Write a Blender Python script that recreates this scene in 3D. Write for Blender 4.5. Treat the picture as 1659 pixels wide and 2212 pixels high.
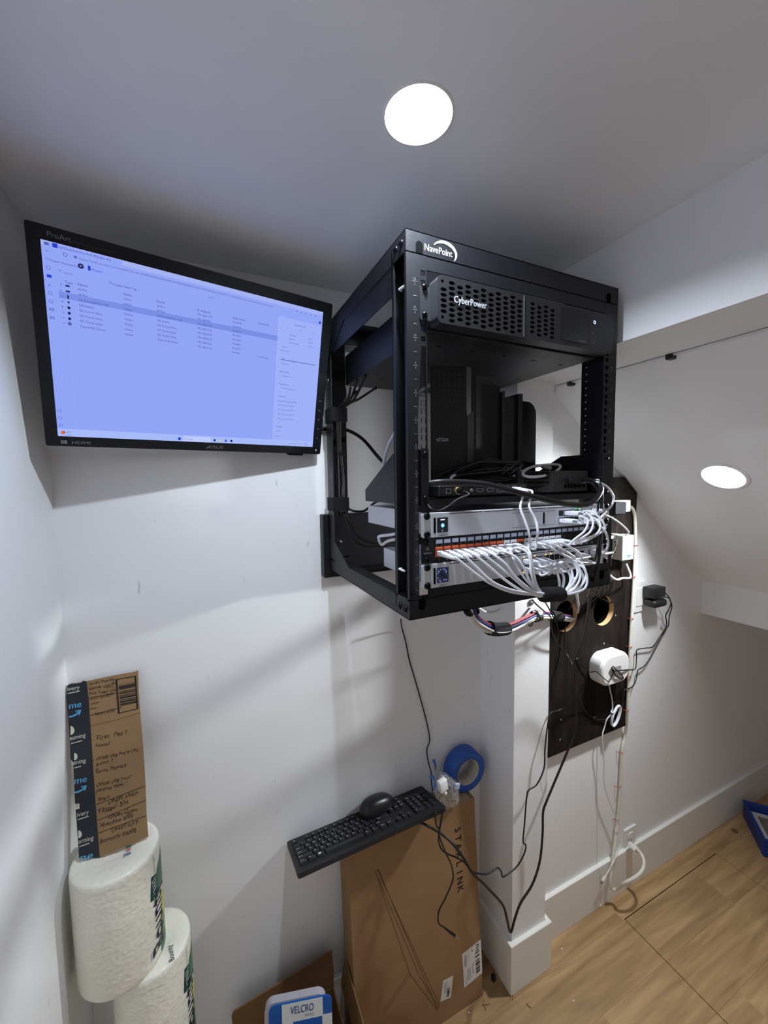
import bpy, bmesh, math, random
from mathutils import Vector, Matrix
from mathutils.geometry import tessellate_polygon
random.seed(7)
scene = bpy.context.scene
COL = scene.collection
for o in list(bpy.data.objects):
    bpy.data.objects.remove(o)

# ------------------------------------------------------------------ camera
FPX = 863.514                      # focal length in pixels of the 1659 x 2212 frame
YAW, PITCH, ROLL = 0.434060, 0.0767507, 0.0150007
CAM_Z = 1.665                      # eye height above the floor
CX, CY = 829.5, 1106.0
cyw, syw, cp, sp, cr, sr = math.cos(YAW), math.sin(YAW), math.cos(PITCH), math.sin(PITCH), math.cos(ROLL), math.sin(ROLL)
FW = Vector((syw * cp, cyw * cp, -sp))
_rt = Vector((cyw, -syw, 0))
_dn = FW.cross(_rt)
RT = _rt * cr + _dn * sr
DN = _dn * cr - _rt * sr
cam_data = bpy.data.cameras.new('camera')
cam_data.sensor_fit = 'HORIZONTAL'
cam_data.sensor_width = 36.0
cam_data.lens = FPX / 1659.0 * 36.0
cam_data.clip_start = 0.01
cam = bpy.data.objects.new('camera', cam_data)
COL.objects.link(cam)
EYE = Vector((0, 0, CAM_Z))
cam.matrix_world = Matrix(((RT.x, -DN.x, -FW.x, EYE.x), (RT.y, -DN.y, -FW.y, EYE.y), (RT.z, -DN.z, -FW.z, EYE.z), (0, 0, 0, 1)))
scene.camera = cam

# ------------------------------------------------------------------ view and world
scene.view_settings.view_transform = 'Standard'
scene.view_settings.look = 'None'
scene.view_settings.gamma = 1.0
scene.view_settings.exposure = 0.0
scene.view_settings.use_curve_mapping = False
world = bpy.data.worlds.new('world')
scene.world = world
world.use_nodes = True
world.node_tree.nodes['Background'].inputs[0].default_value = (0.5, 0.55, 0.6, 1)
world.node_tree.nodes['Background'].inputs[1].default_value = 0.0
scene.cycles.max_bounces = 12
scene.cycles.diffuse_bounces = 8
scene.cycles.transparent_max_bounces = 12
LIGHT_OVERHEAD = 1820.0            # radiance of the bright lens cores
LIGHT_SLOPE = 1080.0
LIGHT_RIM = 50.0                   # radiance of the diffuser round each core
LIGHT_COLOR = (0.83, 0.92, 1.03)
LIGHT_SLOPE_COLOR = (0.94, 0.98, 1.0)
SCREEN_GAIN = 1.0


# ------------------------------------------------------------------ measuring helpers: photo pixel -> point on a real plane
def ray(px, py):
    return FW + RT * ((px - CX) / FPX) + DN * ((py - CY) / FPX)


def onY(px, py, Y):
    d = ray(px, py)
    return EYE + d * (Y / d.y)


def onX(px, py, X):
    d = ray(px, py)
    return EYE + d * (X / d.x)


def onZ(px, py, z):
    d = ray(px, py)
    return EYE + d * ((z - CAM_Z) / d.z)


def onP(px, py, p, n):
    d = ray(px, py)
    return EYE + d * ((Vector(p) - EYE).dot(n) / d.dot(n))


V = Vector


def lin(c):
    return tuple((x / 12.92 if x <= 0.04045 else ((x + 0.055) / 1.055) ** 2.4) for x in (v / 255.0 for v in c))


# ------------------------------------------------------------------ materials
MATS = {}


def mat(name, rgb, rough=0.6, metal=0.0, noise=0.0, nscale=40.0, bump=0.0, bscale=200.0, emit=None, espec=None, coat=0.0, stretch=None, spec=0.5):
    """principled material with procedural tone variation and fine bump"""
    if name in MATS:
        return MATS[name]
    m = bpy.data.materials.new(name)
    m.use_nodes = True
    nt = m.node_tree
    b = nt.nodes['Principled BSDF']
    c = lin(rgb)
    b.inputs['Base Color'].default_value = (*c, 1)
    b.inputs['Roughness'].default_value = rough
    b.inputs['Metallic'].default_value = metal
    b.inputs['Specular IOR Level'].default_value = spec
    b.inputs['Coat Weight'].default_value = coat
    tc = nt.nodes.new('ShaderNodeTexCoord')
    src = tc.outputs['Object']
    if stretch:
        mp = nt.nodes.new('ShaderNodeMapping')
        mp.inputs['Scale'].default_value = stretch
        nt.links.new(src, mp.inputs['Vector'])
        src = mp.outputs['Vector']
    n = nt.nodes.new('ShaderNodeTexNoise')
    n.inputs['Scale'].default_value = nscale
    n.inputs['Detail'].default_value = 4
    nt.links.new(src, n.inputs['Vector'])
    rp = nt.nodes.new('ShaderNodeValToRGB')
    k = noise
    rp.color_ramp.elements[0].position = 0.3
    rp.color_ramp.elements[1].position = 0.7
    rp.color_ramp.elements[0].color = (*[x * (1 - k) for x in c], 1)
    rp.color_ramp.elements[1].color = (*[min(1, x * (1 + k)) for x in c], 1)
    nt.links.new(n.outputs['Fac'], rp.inputs['Fac'])
    nt.links.new(rp.outputs['Color'], b.inputs['Base Color'])
    if bump:
        n2 = nt.nodes.new('ShaderNodeTexNoise')
        n2.inputs['Scale'].default_value = bscale
        n2.inputs['Detail'].default_value = 2
        nt.links.new(src, n2.inputs['Vector'])
        bp = nt.nodes.new('ShaderNodeBump')
        bp.inputs['Strength'].default_value = bump
        bp.inputs['Distance'].default_value = 0.001
        nt.links.new(n2.outputs['Fac'], bp.inputs['Height'])
        nt.links.new(bp.outputs['Normal'], b.inputs['Normal'])
    if emit is not None:
        b.inputs['Emission Color'].default_value = (*(lin(emit)), 1)
        b.inputs['Emission Strength'].default_value = espec if espec is not None else 1.0
    MATS[name] = m
    return m


def emitter(name, rgb_lin, strength):
    if name in MATS:
        return MATS[name]
    m = bpy.data.materials.new(name)
    m.use_nodes = True
    nt = m.node_tree
    nt.nodes.remove(nt.nodes['Principled BSDF'])
    e = nt.nodes.new('ShaderNodeEmission')
    e.inputs['Color'].default_value = (*rgb_lin, 1)
    e.inputs['Strength'].default_value = strength
    nt.links.new(e.outputs[0], nt.nodes['Material Output'].inputs['Surface'])
    MATS[name] = m
    return m


def mesh_pattern(name, rgb_a, rgb_b, scale, stretch=(1, 1, 1), rough=0.6):
    """perforated-mesh look: two tones from a checker turned by 45 degrees"""
    m = bpy.data.materials.new(name)
    m.use_nodes = True
    nt = m.node_tree
    b = nt.nodes['Principled BSDF']
    tc = nt.nodes.new('ShaderNodeTexCoord')
    mp = nt.nodes.new('ShaderNodeMapping')
    mp.inputs['Rotation'].default_value = (0, math.radians(45), 0)
    mp.inputs['Scale'].default_value = stretch
    ck = nt.nodes.new('ShaderNodeTexChecker')
    ck.inputs['Scale'].default_value = scale
    ck.inputs['Color1'].default_value = (*lin(rgb_a), 1)
    ck.inputs['Color2'].default_value = (*lin(rgb_b), 1)
    nt.links.new(tc.outputs['Object'], mp.inputs['Vector'])
    nt.links.new(mp.outputs['Vector'], ck.inputs['Vector'])
    nt.links.new(ck.outputs['Color'], b.inputs['Base Color'])
    b.inputs['Roughness'].default_value = rough
    MATS[name] = m
    return m


def paint_material(name, rgb, scuffs=1.0):
    """matt wall paint: roller texture, faint tone drift and a few grey rub marks"""
    m = bpy.data.materials.new(name)
    m.use_nodes = True
    nt = m.node_tree
    L = nt.links.new
    b = nt.nodes['Principled BSDF']
    b.inputs['Roughness'].default_value = 0.62
    b.inputs['Specular IOR Level'].default_value = 0.35
    tc = nt.nodes.new('ShaderNodeTexCoord')
    c = lin(rgb)
    n = nt.nodes.new('ShaderNodeTexNoise')
    n.inputs['Scale'].default_value = 3.0
    n.inputs['Detail'].default_value = 5
    L(tc.outputs['Object'], n.inputs['Vector'])
    r = nt.nodes.new('ShaderNodeValToRGB')
    r.color_ramp.elements[0].color = (*[x * 0.97 for x in c], 1)
    r.color_ramp.elements[1].color = (*[min(1, x * 1.02) for x in c], 1)
    L(n.outputs['Fac'], r.inputs['Fac'])
    mp = nt.nodes.new('ShaderNodeMapping')
    mp.inputs['Rotation'].default_value = (0.2, 0.5, 0.3)
    mp.inputs['Scale'].default_value = (44.0, 44.0, 13.0)
    L(tc.outputs['Object'], mp.inputs['Vector'])
    s = nt.nodes.new('ShaderNodeTexNoise')
    s.inputs['Scale'].default_value = 1.0
    s.inputs['Detail'].default_value = 6
    s.inputs['Roughness'].default_value = 0.55
    L(mp.outputs['Vector'], s.inputs['Vector'])
    sr_ = nt.nodes.new('ShaderNodeValToRGB')
    sr_.color_ramp.elements[0].position = 0.69
    sr_.color_ramp.elements[0].color = (0, 0, 0, 1)
    sr_.color_ramp.elements[1].position = 0.74
    sr_.color_ramp.elements[1].color = (0.45 * scuffs,) * 3 + (1,)
    L(s.outputs['Fac'], sr_.inputs['Fac'])
    mx = nt.nodes.new('ShaderNodeMix')
    mx.data_type = 'RGBA'
    L(sr_.outputs['Color'], mx.inputs[0])
    L(r.outputs['Color'], mx.inputs[6])
    mx.inputs[7].default_value = (*[x * 0.45 for x in c], 1)
    L(mx.outputs[2], b.inputs['Base Color'])
    n2 = nt.nodes.new('ShaderNodeTexNoise')
    n2.inputs['Scale'].default_value = 260.0
    L(tc.outputs['Object'], n2.inputs['Vector'])
    bp = nt.nodes.new('ShaderNodeBump')
    bp.inputs['Strength'].default_value = 0.12
    bp.inputs['Distance'].default_value = 0.001
    L(n2.outputs['Fac'], bp.inputs['Height'])
    L(bp.outputs['Normal'], b.inputs['Normal'])
    MATS[name] = m
    return m


def wood_floor_material():
    m = bpy.data.materials.new('oak_plank_floor')
    m.use_nodes = True
    nt = m.node_tree
    L = nt.links.new
    b = nt.nodes['Principled BSDF']
    b.inputs['Roughness'].default_value = 0.5
    b.inputs['Specular IOR Level'].default_value = 0.35
    geo = nt.nodes.new('ShaderNodeNewGeometry')
    sx = nt.nodes.new('ShaderNodeSeparateXYZ')
    L(geo.outputs['Position'], sx.inputs[0])

    def math_(op, a, bv):
        q = nt.nodes.new('ShaderNodeMath')
        q.operation = op
        if hasattr(a, 'is_linked'):
            L(a, q.inputs[0])
        else:
            q.inputs[0].default_value = a
        if bv is not None:
            if hasattr(bv, 'is_linked'):
                L(bv, q.inputs[1])
            else:
                q.inputs[1].default_value = bv
        return q.outputs[0]
    row = math_('DIVIDE', math_('SUBTRACT', sx.outputs['Y'], 0.147), 0.148)
    rowi = math_('FLOOR', row, None)
    colf = math_('ADD', math_('DIVIDE', sx.outputs['X'], 1.2), math_('MULTIPLY', rowi, 0.37))
    coli = math_('FLOOR', colf, None)
    cb = nt.nodes.new('ShaderNodeCombineXYZ')
    L(rowi, cb.inputs[0])
    L(coli, cb.inputs[1])
    wn = nt.nodes.new('ShaderNodeTexWhiteNoise')
    wn.noise_dimensions = '2D'
    L(cb.outputs[0], wn.inputs['Vector'])
    mp = nt.nodes.new('ShaderNodeMapping')
    mp.inputs['Scale'].default_value = (3.2, 34.0, 1.0)
    vadd = nt.nodes.new('ShaderNodeVectorMath')
    vadd.operation = 'ADD'
    L(geo.outputs['Position'], vadd.inputs[0])
    vs = nt.nodes.new('ShaderNodeVectorMath')
    vs.operation = 'SCALE'
    vs.inputs['Scale'].default_value = 3.0
    L(wn.outputs['Color'], vs.inputs[0])
    L(vs.outputs[0], vadd.inputs[1])
    L(vadd.outputs[0], mp.inputs['Vector'])
    g = nt.nodes.new('ShaderNodeTexNoise')
    g.inputs['Scale'].default_value = 1.0
    g.inputs['Detail'].default_value = 7
    g.inputs['Distortion'].default_value = 0.45
    L(mp.outputs['Vector'], g.inputs['Vector'])
    rp = nt.nodes.new('ShaderNodeValToRGB')
    e = rp.color_ramp.elements
    e[0].position = 0.28
    e[0].color = (*lin((142, 112, 77)), 1)
    e[1].position = 0.72
    e[1].color = (*lin((190, 158, 116)), 1)
    k = e.new(0.5)
    k.color = (*lin((168, 137, 98)), 1)
    L(g.outputs['Fac'], rp.inputs['Fac'])
    hs = nt.nodes.new('ShaderNodeHueSaturation')
    L(rp.outputs['Color'], hs.inputs['Color'])
    val = math_('ADD', math_('MULTIPLY', wn.outputs['Value'], 0.26), 0.88)
    L(val, hs.inputs['Value'])
    # thin joints between planks
    fr = math_('FRACT', row, None)
    j = math_('LESS_THAN', math_('ABSOLUTE', math_('SUBTRACT', fr, 0.5), None), 0.496)
    mx = nt.nodes.new('ShaderNodeMix')
    mx.data_type = 'RGBA'
    L(j, mx.inputs[0])
    mx.inputs[6].default_value = (*lin((138, 108, 76)), 1)
    L(hs.outputs['Color'], mx.inputs[7])
    L(mx.outputs[2], b.inputs['Base Color'])
    bp = nt.nodes.new('ShaderNodeBump')
    bp.inputs['Strength'].default_value = 0.15
    bp.inputs['Distance'].default_value = 0.002
    L(g.outputs['Fac'], bp.inputs['Height'])
    L(bp.outputs['Normal'], b.inputs['Normal'])
    MATS['oak'] = m
    return m


# ------------------------------------------------------------------ mesh builder
class Frame:
    def __init__(self, o=(0, 0, 0), u=(1, 0, 0), v=(0, 1, 0), n=None):
        self.o = V(o)
        self.u = V(u).normalized()
        self.v = V(v).normalized()
        self.n = V(n).normalized() if n is not None else self.u.cross(self.v)

    def __call__(self, x, y, z=0.0):
        return self.o + self.u * x + self.v * y + self.n * z


WORLD = Frame()


def facing(o):
    """a frame on a plane that looks towards the camera side (-Y): u right, v up, n = -Y"""
    return Frame(o, (1, 0, 0), (0, 0, 1))


TEXT_CACHE = {}


def text_mesh(s):
    if s not in TEXT_CACHE:
        c = bpy.data.curves.new('t', 'FONT')
        c.body = s
        c.size = 1.0
        c.resolution_u = 3
        o = bpy.data.objects.new('t', c)
        m = bpy.data.meshes.new_from_object(o)
        vs = [v.co.copy() for v in m.vertices]
        fs = [tuple(p.vertices) for p in m.polygons]
        bpy.data.objects.remove(o)
        bpy.data.curves.remove(c)
        bpy.data.meshes.remove(m)
        TEXT_CACHE[s] = (vs, fs)
    return TEXT_CACHE[s]


class MB:
    def __init__(self):
        self.v, self.f, self.mi, self.sm, self.mats = [], [], [], [], []

    def slot(self, m):
        if m not in self.mats:
            self.mats.append(m)
        return self.mats.index(m)

    def add(self, vs, fs, m, smooth=False):
        b = len(self.v)
        self.v.extend(V(x) for x in vs)
        s = self.slot(m)
        for f in fs:
            self.f.append(tuple(i + b for i in f))
            self.mi.append(s)
            self.sm.append(smooth)
        return self

    def box(self, x0, x1, y0, y1, z0, z1, m, bev=0.0, fr=WORLD, seg=1):
        bm = bmesh.new()
        bmesh.ops.create_cube(bm, size=1.0)
        for q in bm.verts:
            q.co = V(((x0 + x1) / 2 + q.co.x * (x1 - x0), (y0 + y1) / 2 + q.co.y * (y1 - y0), (z0 + z1) / 2 + q.co.z * (z1 - z0)))
        if bev > 0:
            bmesh.ops.bevel(bm, geom=list(bm.edges), offset=bev, segments=seg, profile=0.5, affect='EDGES')
        self._bm(bm, m, fr, seg > 1)
        return self

    def _bm(self, bm, m, fr=WORLD, smooth=False):
        bm.verts.index_update()
        vs = [fr(*q.co) for q in bm.verts]
        self.add(vs, [tuple(q.index for q in f.verts) for f in bm.faces], m, smooth)
        bm.free()

    def prism(self, pts, z0, z1, m, fr=WORLD, top=None, smooth=False):
        """polygon pts (2D, counter-clockwise) from z0 to z1; top = other polygon for the z1 end"""
        n = len(pts)
        t = top or pts
        vs = [fr(p[0], p[1], z0) for p in pts] + [fr(p[0], p[1], z1) for p in t]
        fs = [tuple(range(n - 1, -1, -1)), tuple(range(n, 2 * n))]
        self.add(vs, fs, m)
        self.add(vs, [(i, (i + 1) % n, n + (i + 1) % n, n + i) for i in range(n)], m, smooth)
        return self

    def plate(self, outer, holes, z0, z1, m, fr=WORLD, edge=None, back=True):
        """flat plate with holes; edge = material of the hole walls"""
        loops = [[V((p[0], p[1], 0)) for p in outer]] + [[V((p[0], p[1], 0)) for p in h] for h in holes]
        tri = tessellate_polygon(loops)
        flat = [p for lp in loops for p in lp]
        N = len(flat)
        vs = [fr(p.x, p.y, z0) for p in flat] + [fr(p.x, p.y, z1) for p in flat]
        up, dn = [], []
        for a, b, c in tri:
            A, B, C = flat[a], flat[b], flat[c]
            s = (B - A).cross(C - A).z
            if s < 0:
                b, c = c, b
            up.append((a + N, b + N, c + N))
            dn.append((a, c, b))
        self.add(vs, up + (dn if back else []), m)
        base = 0
        for k, lp in enumerate(loops):
            n = len(lp)
            area = sum(lp[i].x * lp[(i + 1) % n].y - lp[(i + 1) % n].x * lp[i].y for i in range(n))
            fs = []
            for i in range(n):
                a, b = base + i, base + (i + 1) % n
                q = (a, b, b + N, a + N)
                if (area > 0) != (k == 0):
                    q = q[::-1]
                fs.append(q)
            self.add(vs, fs, edge if (k and edge) else m)
            base += n
        return self

    def cyl(self, p0, p1, r0, m, r1=None, seg=20, caps=True, smooth=True):
        p0, p1 = V(p0), V(p1)
        r1 = r0 if r1 is None else r1
        a = (p1 - p0).normalized()
        t = V((0, 0, 1)) if abs(a.z) < 0.9 else V((1, 0, 0))
        u = a.cross(t).normalized()
        w = a.cross(u)
        ring = [(math.cos(2 * math.pi * i / seg), math.sin(2 * math.pi * i / seg)) for i in range(seg)]
        vs = [p0 + (u * c + w * s) * r0 for c, s in ring] + [p1 + (u * c + w * s) * r1 for c, s in ring]
        self.add(vs, [(i, (i + 1) % seg, seg + (i + 1) % seg, seg + i) for i in range(seg)], m, smooth)
        if caps:
            self.add(vs, [tuple(range(seg - 1, -1, -1)), tuple(range(seg, 2 * seg))], m)
        return self

    def lathe(self, prof, m, o=(0, 0, 0), axis=(0, 0, 1), seg=40, close=False, smooth=True):
        """profile [(r, h)] turned about axis"""
        a = V(axis).normalized()
        t = V((0, 0, 1)) if abs(a.z) < 0.9 else V((1, 0, 0))
        u = a.cross(t).normalized()
        w = a.cross(u)
        o = V(o)
        vs = []
        for r, h in prof:
            for i in range(seg):
                an = 2 * math.pi * i / seg
                vs.append(o + a * h + (u * math.cos(an) + w * math.sin(an)) * r)
        fs = []
        n = len(prof)
        for k in range(n if close else n - 1):
            k2 = (k + 1) % n
            for i in range(seg):
                j = (i + 1) % seg
                fs.append((k * seg + i, k * seg + j, k2 * seg + j, k2 * seg + i))
        self.add(vs, fs, m, smooth)
        return self

    def disc(self, c, r, m, axis=(0, 0, 1), seg=40):
        a = V(axis).normalized()
        t = V((0, 0, 1)) if abs(a.z) < 0.9 else V((1, 0, 0))
        u = a.cross(t).normalized()
        w = a.cross(u)
        c = V(c)
        self.add([c + (u * math.cos(2 * math.pi * i / seg) + w * math.sin(2 * math.pi * i / seg)) * r for i in range(seg)], [tuple(range(seg))], m)
        return self

    def tube(self, pts, r, m, seg=10, caps=True, rfun=None):
        pts = [V(p) for p in pts]
        n = len(pts)
        tan = []
        for i in range(n):
            a, b = pts[max(0, i - 1)], pts[min(n - 1, i + 1)]
            d = b - a
            tan.append(d.normalized() if d.length > 1e-9 else V((0, 0, 1)))
        t0 = tan[0]
        u = t0.cross(V((0, 0, 1)) if abs(t0.z) < 0.9 else V((1, 0, 0))).normalized()
        vs = []
        for i in range(n):
            if i:
                u = u - tan[i] * u.dot(tan[i])
                u = u.normalized() if u.length > 1e-6 else tan[i].orthogonal().normalized()
            w = tan[i].cross(u)
            rr = rfun(i / (n - 1)) * r if rfun else r
            for k in range(seg):
                an = 2 * math.pi * k / seg
                vs.append(pts[i] + (u * math.cos(an) + w * math.sin(an)) * rr)
        fs = []
        for i in range(n - 1):
            for k in range(seg):
                j = (k + 1) % seg
                fs.append((i * seg + k, i * seg + j, (i + 1) * seg + j, (i + 1) * seg + k))
        self.add(vs, fs, m, True)
        if caps:
            self.add(vs, [tuple(range(seg - 1, -1, -1)), tuple(range((n - 1) * seg, n * seg))], m)
        return self

    def quad(self, a, b, c, d, m):
        return self.add([a, b, c, d], [(0, 1, 2, 3)], m)

    def frect(self, fr, x0, x1, y0, y1, m, z=0.0):
        return self.quad(fr(x0, y0, z), fr(x1, y0, z), fr(x1, y1, z), fr(x0, y1, z), m)

    def text(self, s, fr, x, y, h, m, z=0.0004, width=None, align='l', shear=0.0, depth=0.0, bold=0.0, wob=0.0):
        """lettering lying on frame fr; h = height of a capital"""
        vs, fs = text_mesh(s)
        if not vs:
            return self
        xa, xb = min(q.x for q in vs), max(q.x for q in vs)
        k = h / 0.69
        kx = k if width is None else width / max(1e-6, (xb - xa))
        off = {'l': 0.0, 'c': -(xb - xa) * kx / 2, 'r': -(xb - xa) * kx}[align]

        def P(q, zz):
            w_ = wob * h
            ph = len(s) * 1.7
            return fr(x + off + (q.x - xa) * kx + shear * q.y * k + w_ * .6 * math.sin(q.y * 7 + q.x * 3.1 + ph), y + q.y * k * (1 + wob * 1.3 * math.sin(q.x * 2.3 + ph)) + w_ * math.sin(q.x * 4.7 + ph), zz)
        self.add([P(q, z + depth) for q in vs], fs, m)
        return self

    def ribbon(self, pts, w, m, n, closed=False, taper=None):
        """thin flat stroke along pts, lying in the plane with normal n"""
        n = V(n)
        pts = [V(p) for p in pts]
        L = len(pts)
        vs = []
        for i in range(L):
            a = pts[(i - 1) % L] if (closed or i) else pts[i]
            b = pts[(i + 1) % L] if (closed or i < L - 1) else pts[i]
            t = (b - a).normalized()
            s = n.cross(t).normalized() * (w / 2 * (taper(i / (L - 1)) if taper else 1))
            vs += [pts[i] + s, pts[i] - s]
        fs = [(2 * i + 1, 2 * ((i + 1) % L) + 1, 2 * ((i + 1) % L), 2 * i) for i in range(L if closed else L - 1)]
        return self.add(vs, fs, m)

    def build(self, name, parent=None, label=None, cat=None, group=None, kind=None, origin=None):
        me = bpy.data.meshes.new(name)
        if parent is not None:
            org = parent.matrix_basis.translation.copy()
            p = parent.parent
            while p is not None:
                org += p.matrix_basis.translation
                p = p.parent
            off = org
            loc = V((0, 0, 0))
        else:
            if origin is None:
                xs = [q.x for q in self.v]
                ys = [q.y for q in self.v]
                zs = [q.z for q in self.v]
                origin = V(((min(xs) + max(xs)) / 2, (min(ys) + max(ys)) / 2, min(zs)))
            off = V(origin)
            loc = off
        me.from_pydata([q - off for q in self.v], [], self.f)
        for m in self.mats:
            me.materials.append(m)
        me.polygons.foreach_set('material_index', self.mi)
        me.polygons.foreach_set('use_smooth', self.sm)
        me.update()
        o = bpy.data.objects.new(name, me)
        COL.objects.link(o)
        o.location = loc
        if parent is not None:
            o.parent = parent
        tag(o, label, cat, group, kind)
        return o


def tag(o, label=None, cat=None, group=None, kind=None):
    if label:
        o['label'] = label
    if cat:
        o['category'] = cat
    if group:
        o['group'] = group
    if kind:
        o['kind'] = kind
    return o


def thing(name, label, cat, loc, group=None):
    o = bpy.data.objects.new(name, None)
    o.empty_display_size = 0.05
    COL.objects.link(o)
    o.location = V(loc)
    return tag(o, label, cat, group)


def cr_curve(pts, n=12):
    """Catmull-Rom through pts"""
    pts = [V(p) for p in pts]
    if len(pts) < 3:
        return [pts[0].lerp(pts[-1], i / n) for i in range(n + 1)]
    P = [pts[0] * 2 - pts[1]] + pts + [pts[-1] * 2 - pts[-2]]
    out = []
    for i in range(1, len(P) - 2):
        p0, p1, p2, p3 = P[i - 1], P[i], P[i + 1], P[i + 2]
        for k in range(n):
            t = k / n
            out.append(0.5 * ((2 * p1) + (p2 - p0) * t + (2 * p0 - 5 * p1 + 4 * p2 - p3) * t * t + (3 * p1 - p0 - 3 * p2 + p3) * t ** 3))
    out.append(pts[-1])
    return out


def rrect(x0, x1, y0, y1, r, n=5):
    """rounded rectangle outline, counter-clockwise"""
    out = []
    for cx_, cy_, a0 in ((x1 - r, y0 + r, -90), (x1 - r, y1 - r, 0), (x0 + r, y1 - r, 90), (x0 + r, y0 + r, 180)):
        for i in range(n + 1):
            a = math.radians(a0 + 90 * i / n)
            out.append((cx_ + r * math.cos(a), cy_ + r * math.sin(a)))
    return out


def circle(cx_, cy_, r, n=32):
    return [(cx_ + r * math.cos(2 * math.pi * i / n), cy_ + r * math.sin(2 * math.pi * i / n)) for i in range(n)]
# ------------------------------------------------------------------ shared materials
M_WALL = paint_material('white_wall_paint', (238, 239, 241), 1.0)
M_CEIL = paint_material('white_ceiling_paint', (238, 239, 242), 0.0)
M_TRIM = mat('white_trim_paint', (234, 234, 230), 0.4, noise=0.02, nscale=8)
M_OAK = wood_floor_material()
M_BLACK = mat('black_powder_coat', (19, 20, 25), 0.48, noise=0.12, nscale=60, bump=0.25, bscale=900, spec=0.38)
M_BLACKDEEP = mat('dark_void', (8, 8, 9), 0.9, spec=0.03)
M_PLASTIC = mat('black_plastic', (22, 23, 26), 0.45, noise=0.1, nscale=30, bump=0.08, bscale=600)
M_GLOSS = mat('glossy_black_plastic', (14, 15, 18), 0.2, noise=0.05)
M_GREYP = mat('dark_grey_plastic', (52, 52, 55), 0.5, noise=0.06)
M_SILVER = mat('brushed_silver_metal', (206, 209, 216), 0.42, metal=0.08, noise=0.03, nscale=20, stretch=(1, 1, 30))
M_SCREW = mat('black_oxide_screw', (22, 22, 24), 0.25, metal=0.7)
M_STEEL = mat('zinc_steel', (170, 172, 175), 0.3, metal=0.9, noise=0.05)
M_WHITEP = mat('white_plastic', (232, 232, 232), 0.35, noise=0.02)
M_CABLEW = mat('white_cable_jacket', (226, 227, 234), 0.42, noise=0.02)
M_CABLEB = mat('black_cable_jacket', (15, 15, 17), 0.45, noise=0.05)
M_VELCRO = mat('black_hook_and_loop', (11, 11, 14), 0.95, noise=0.3, nscale=300, bump=0.6, bscale=1500)
M_INKW = mat('white_print', (205, 208, 215), 0.6)
M_INKG = mat('grey_print', (125, 128, 135), 0.6)
M_INKB = mat('black_print', (18, 18, 20), 0.7)
M_CARD = mat('brown_cardboard', (144, 115, 83), 0.85, noise=0.06, nscale=25, bump=0.15, bscale=120, spec=0.2)
M_CARDD = mat('cardboard_cut_edge', (118, 90, 60), 0.9, noise=0.2, nscale=200, spec=0.2)

LX, BY, CZ = -0.283, 1.075, 0.518 + CAM_Z          # left wall, back wall, ceiling height
PX, PY, PX1 = 0.855, 0.91, 1.0                     # pier: left face, front face, right edge
RY = 0.97                                          # far wall under the stairs
NY, RX = -1.5, 3.3
SOF = 0.295 + CAM_Z


def struct(name, mb, **k):
    o = mb.build(name, **k)
    o['kind'] = 'structure'
    return o


# floor with the access hatch cut out of it
HX0, HX1, HY0, HY1 = 1.388, 2.004, 0.28, 0.8875
fr_floor = Frame((0, 0, 0), (1, 0, 0), (0, 1, 0))
b = MB()
b.plate([(LX - .1, NY - .1), (RX + .1, NY - .1), (RX + .1, BY + .1), (LX - .1, BY + .1)], [[(HX0, HY0), (HX1, HY0), (HX1, HY1), (HX0, HY1)]], -0.03, 0.0, M_OAK, fr_floor, edge=M_BLACKDEEP)
b.box(HX0 - .02, HX1 + .02, HY0 - .02, HY1 + .02, -0.05, -0.03, M_BLACKDEEP)
struct('floor', b)
b = MB()
b.box(HX0 + .0028, HX1 - .0012, HY0 + .002, HY1 - .0024, -0.0295, -0.0002, M_OAK)
tag(struct('floor_hatch', b), 'square wood floor hatch with thin dark seams beside the far baseboard', 'floor hatch')

# ceiling with a round opening for the recessed lamp
L1 = V((0.309, 0.530, CZ))
b = MB()
b.plate([(LX - .1, NY - .1), (PX + .02, NY - .1), (PX + .02, BY + .1), (LX - .1, BY + .1)], [circle(L1.x, L1.y, 0.0475, 48)], CZ, CZ + 0.05, M_CEIL)
struct('ceiling', b)
struct('wall_back', MB().box(LX - .1, PX, BY, BY + .1, 0, CZ, M_WALL))
struct('wall_left', MB().box(LX - .1, LX, NY, BY, 0, CZ, M_WALL))
struct('wall_front', MB().box(LX - .1, RX + .1, NY - .1, NY, 0, CZ, M_WALL))
struct('trim_pier', MB().box(PX, PX1, PY, BY + .1, 0, SOF, M_WALL))
# far wall: plate with the two cable holes behind the plywood board
HOLE1 = onY(1222.5, 1331, RY - 0.018)
HOLE2 = onY(1304, 1319, RY - 0.018)
HR = 0.0545
frw = Frame((0, RY, 0), (1, 0, 0), (0, 0, 1))
b = MB()
b.plate([(PX1 - .1, 0), (RX + .1, 0), (RX + .1, CZ), (PX1 - .1, CZ)], [circle(HOLE1.x, HOLE1.z, HR + .004), circle(HOLE2.x, HOLE2.z, HR + .004)], -0.02, 0.0, M_WALL, frw, edge=M_BLACKDEEP)
b.box(PX1 - .05, RX, RY + .19, RY + .2, 0.6, 2.1, M_BLACKDEEP)
struct('wall_right', b)
struct('wall_end', MB().box(RX, RX + .1, NY, RY, 0, CZ, M_WALL))
# soffit, sloped ceiling under the stairs and its lower step
frx = Frame((0, NY, 0), (1, 0, 0), (0, 0, 1), (0, 1, 0))
DEP = RY - NY


def sect(name, pts, m=M_CEIL):
    b = MB()
    n = len(pts)
    vs = [V((p[0], NY, p[1] + CAM_Z)) for p in pts] + [V((p[0], RY, p[1] + CAM_Z)) for p in pts]
    b.add(vs, [tuple(range(n)), tuple(range(2 * n - 1, n - 1, -1))] + [(i, n + i, n + (i + 1) % n, (i + 1) % n) for i in range(n)], m)
    return struct(name, b)


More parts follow.
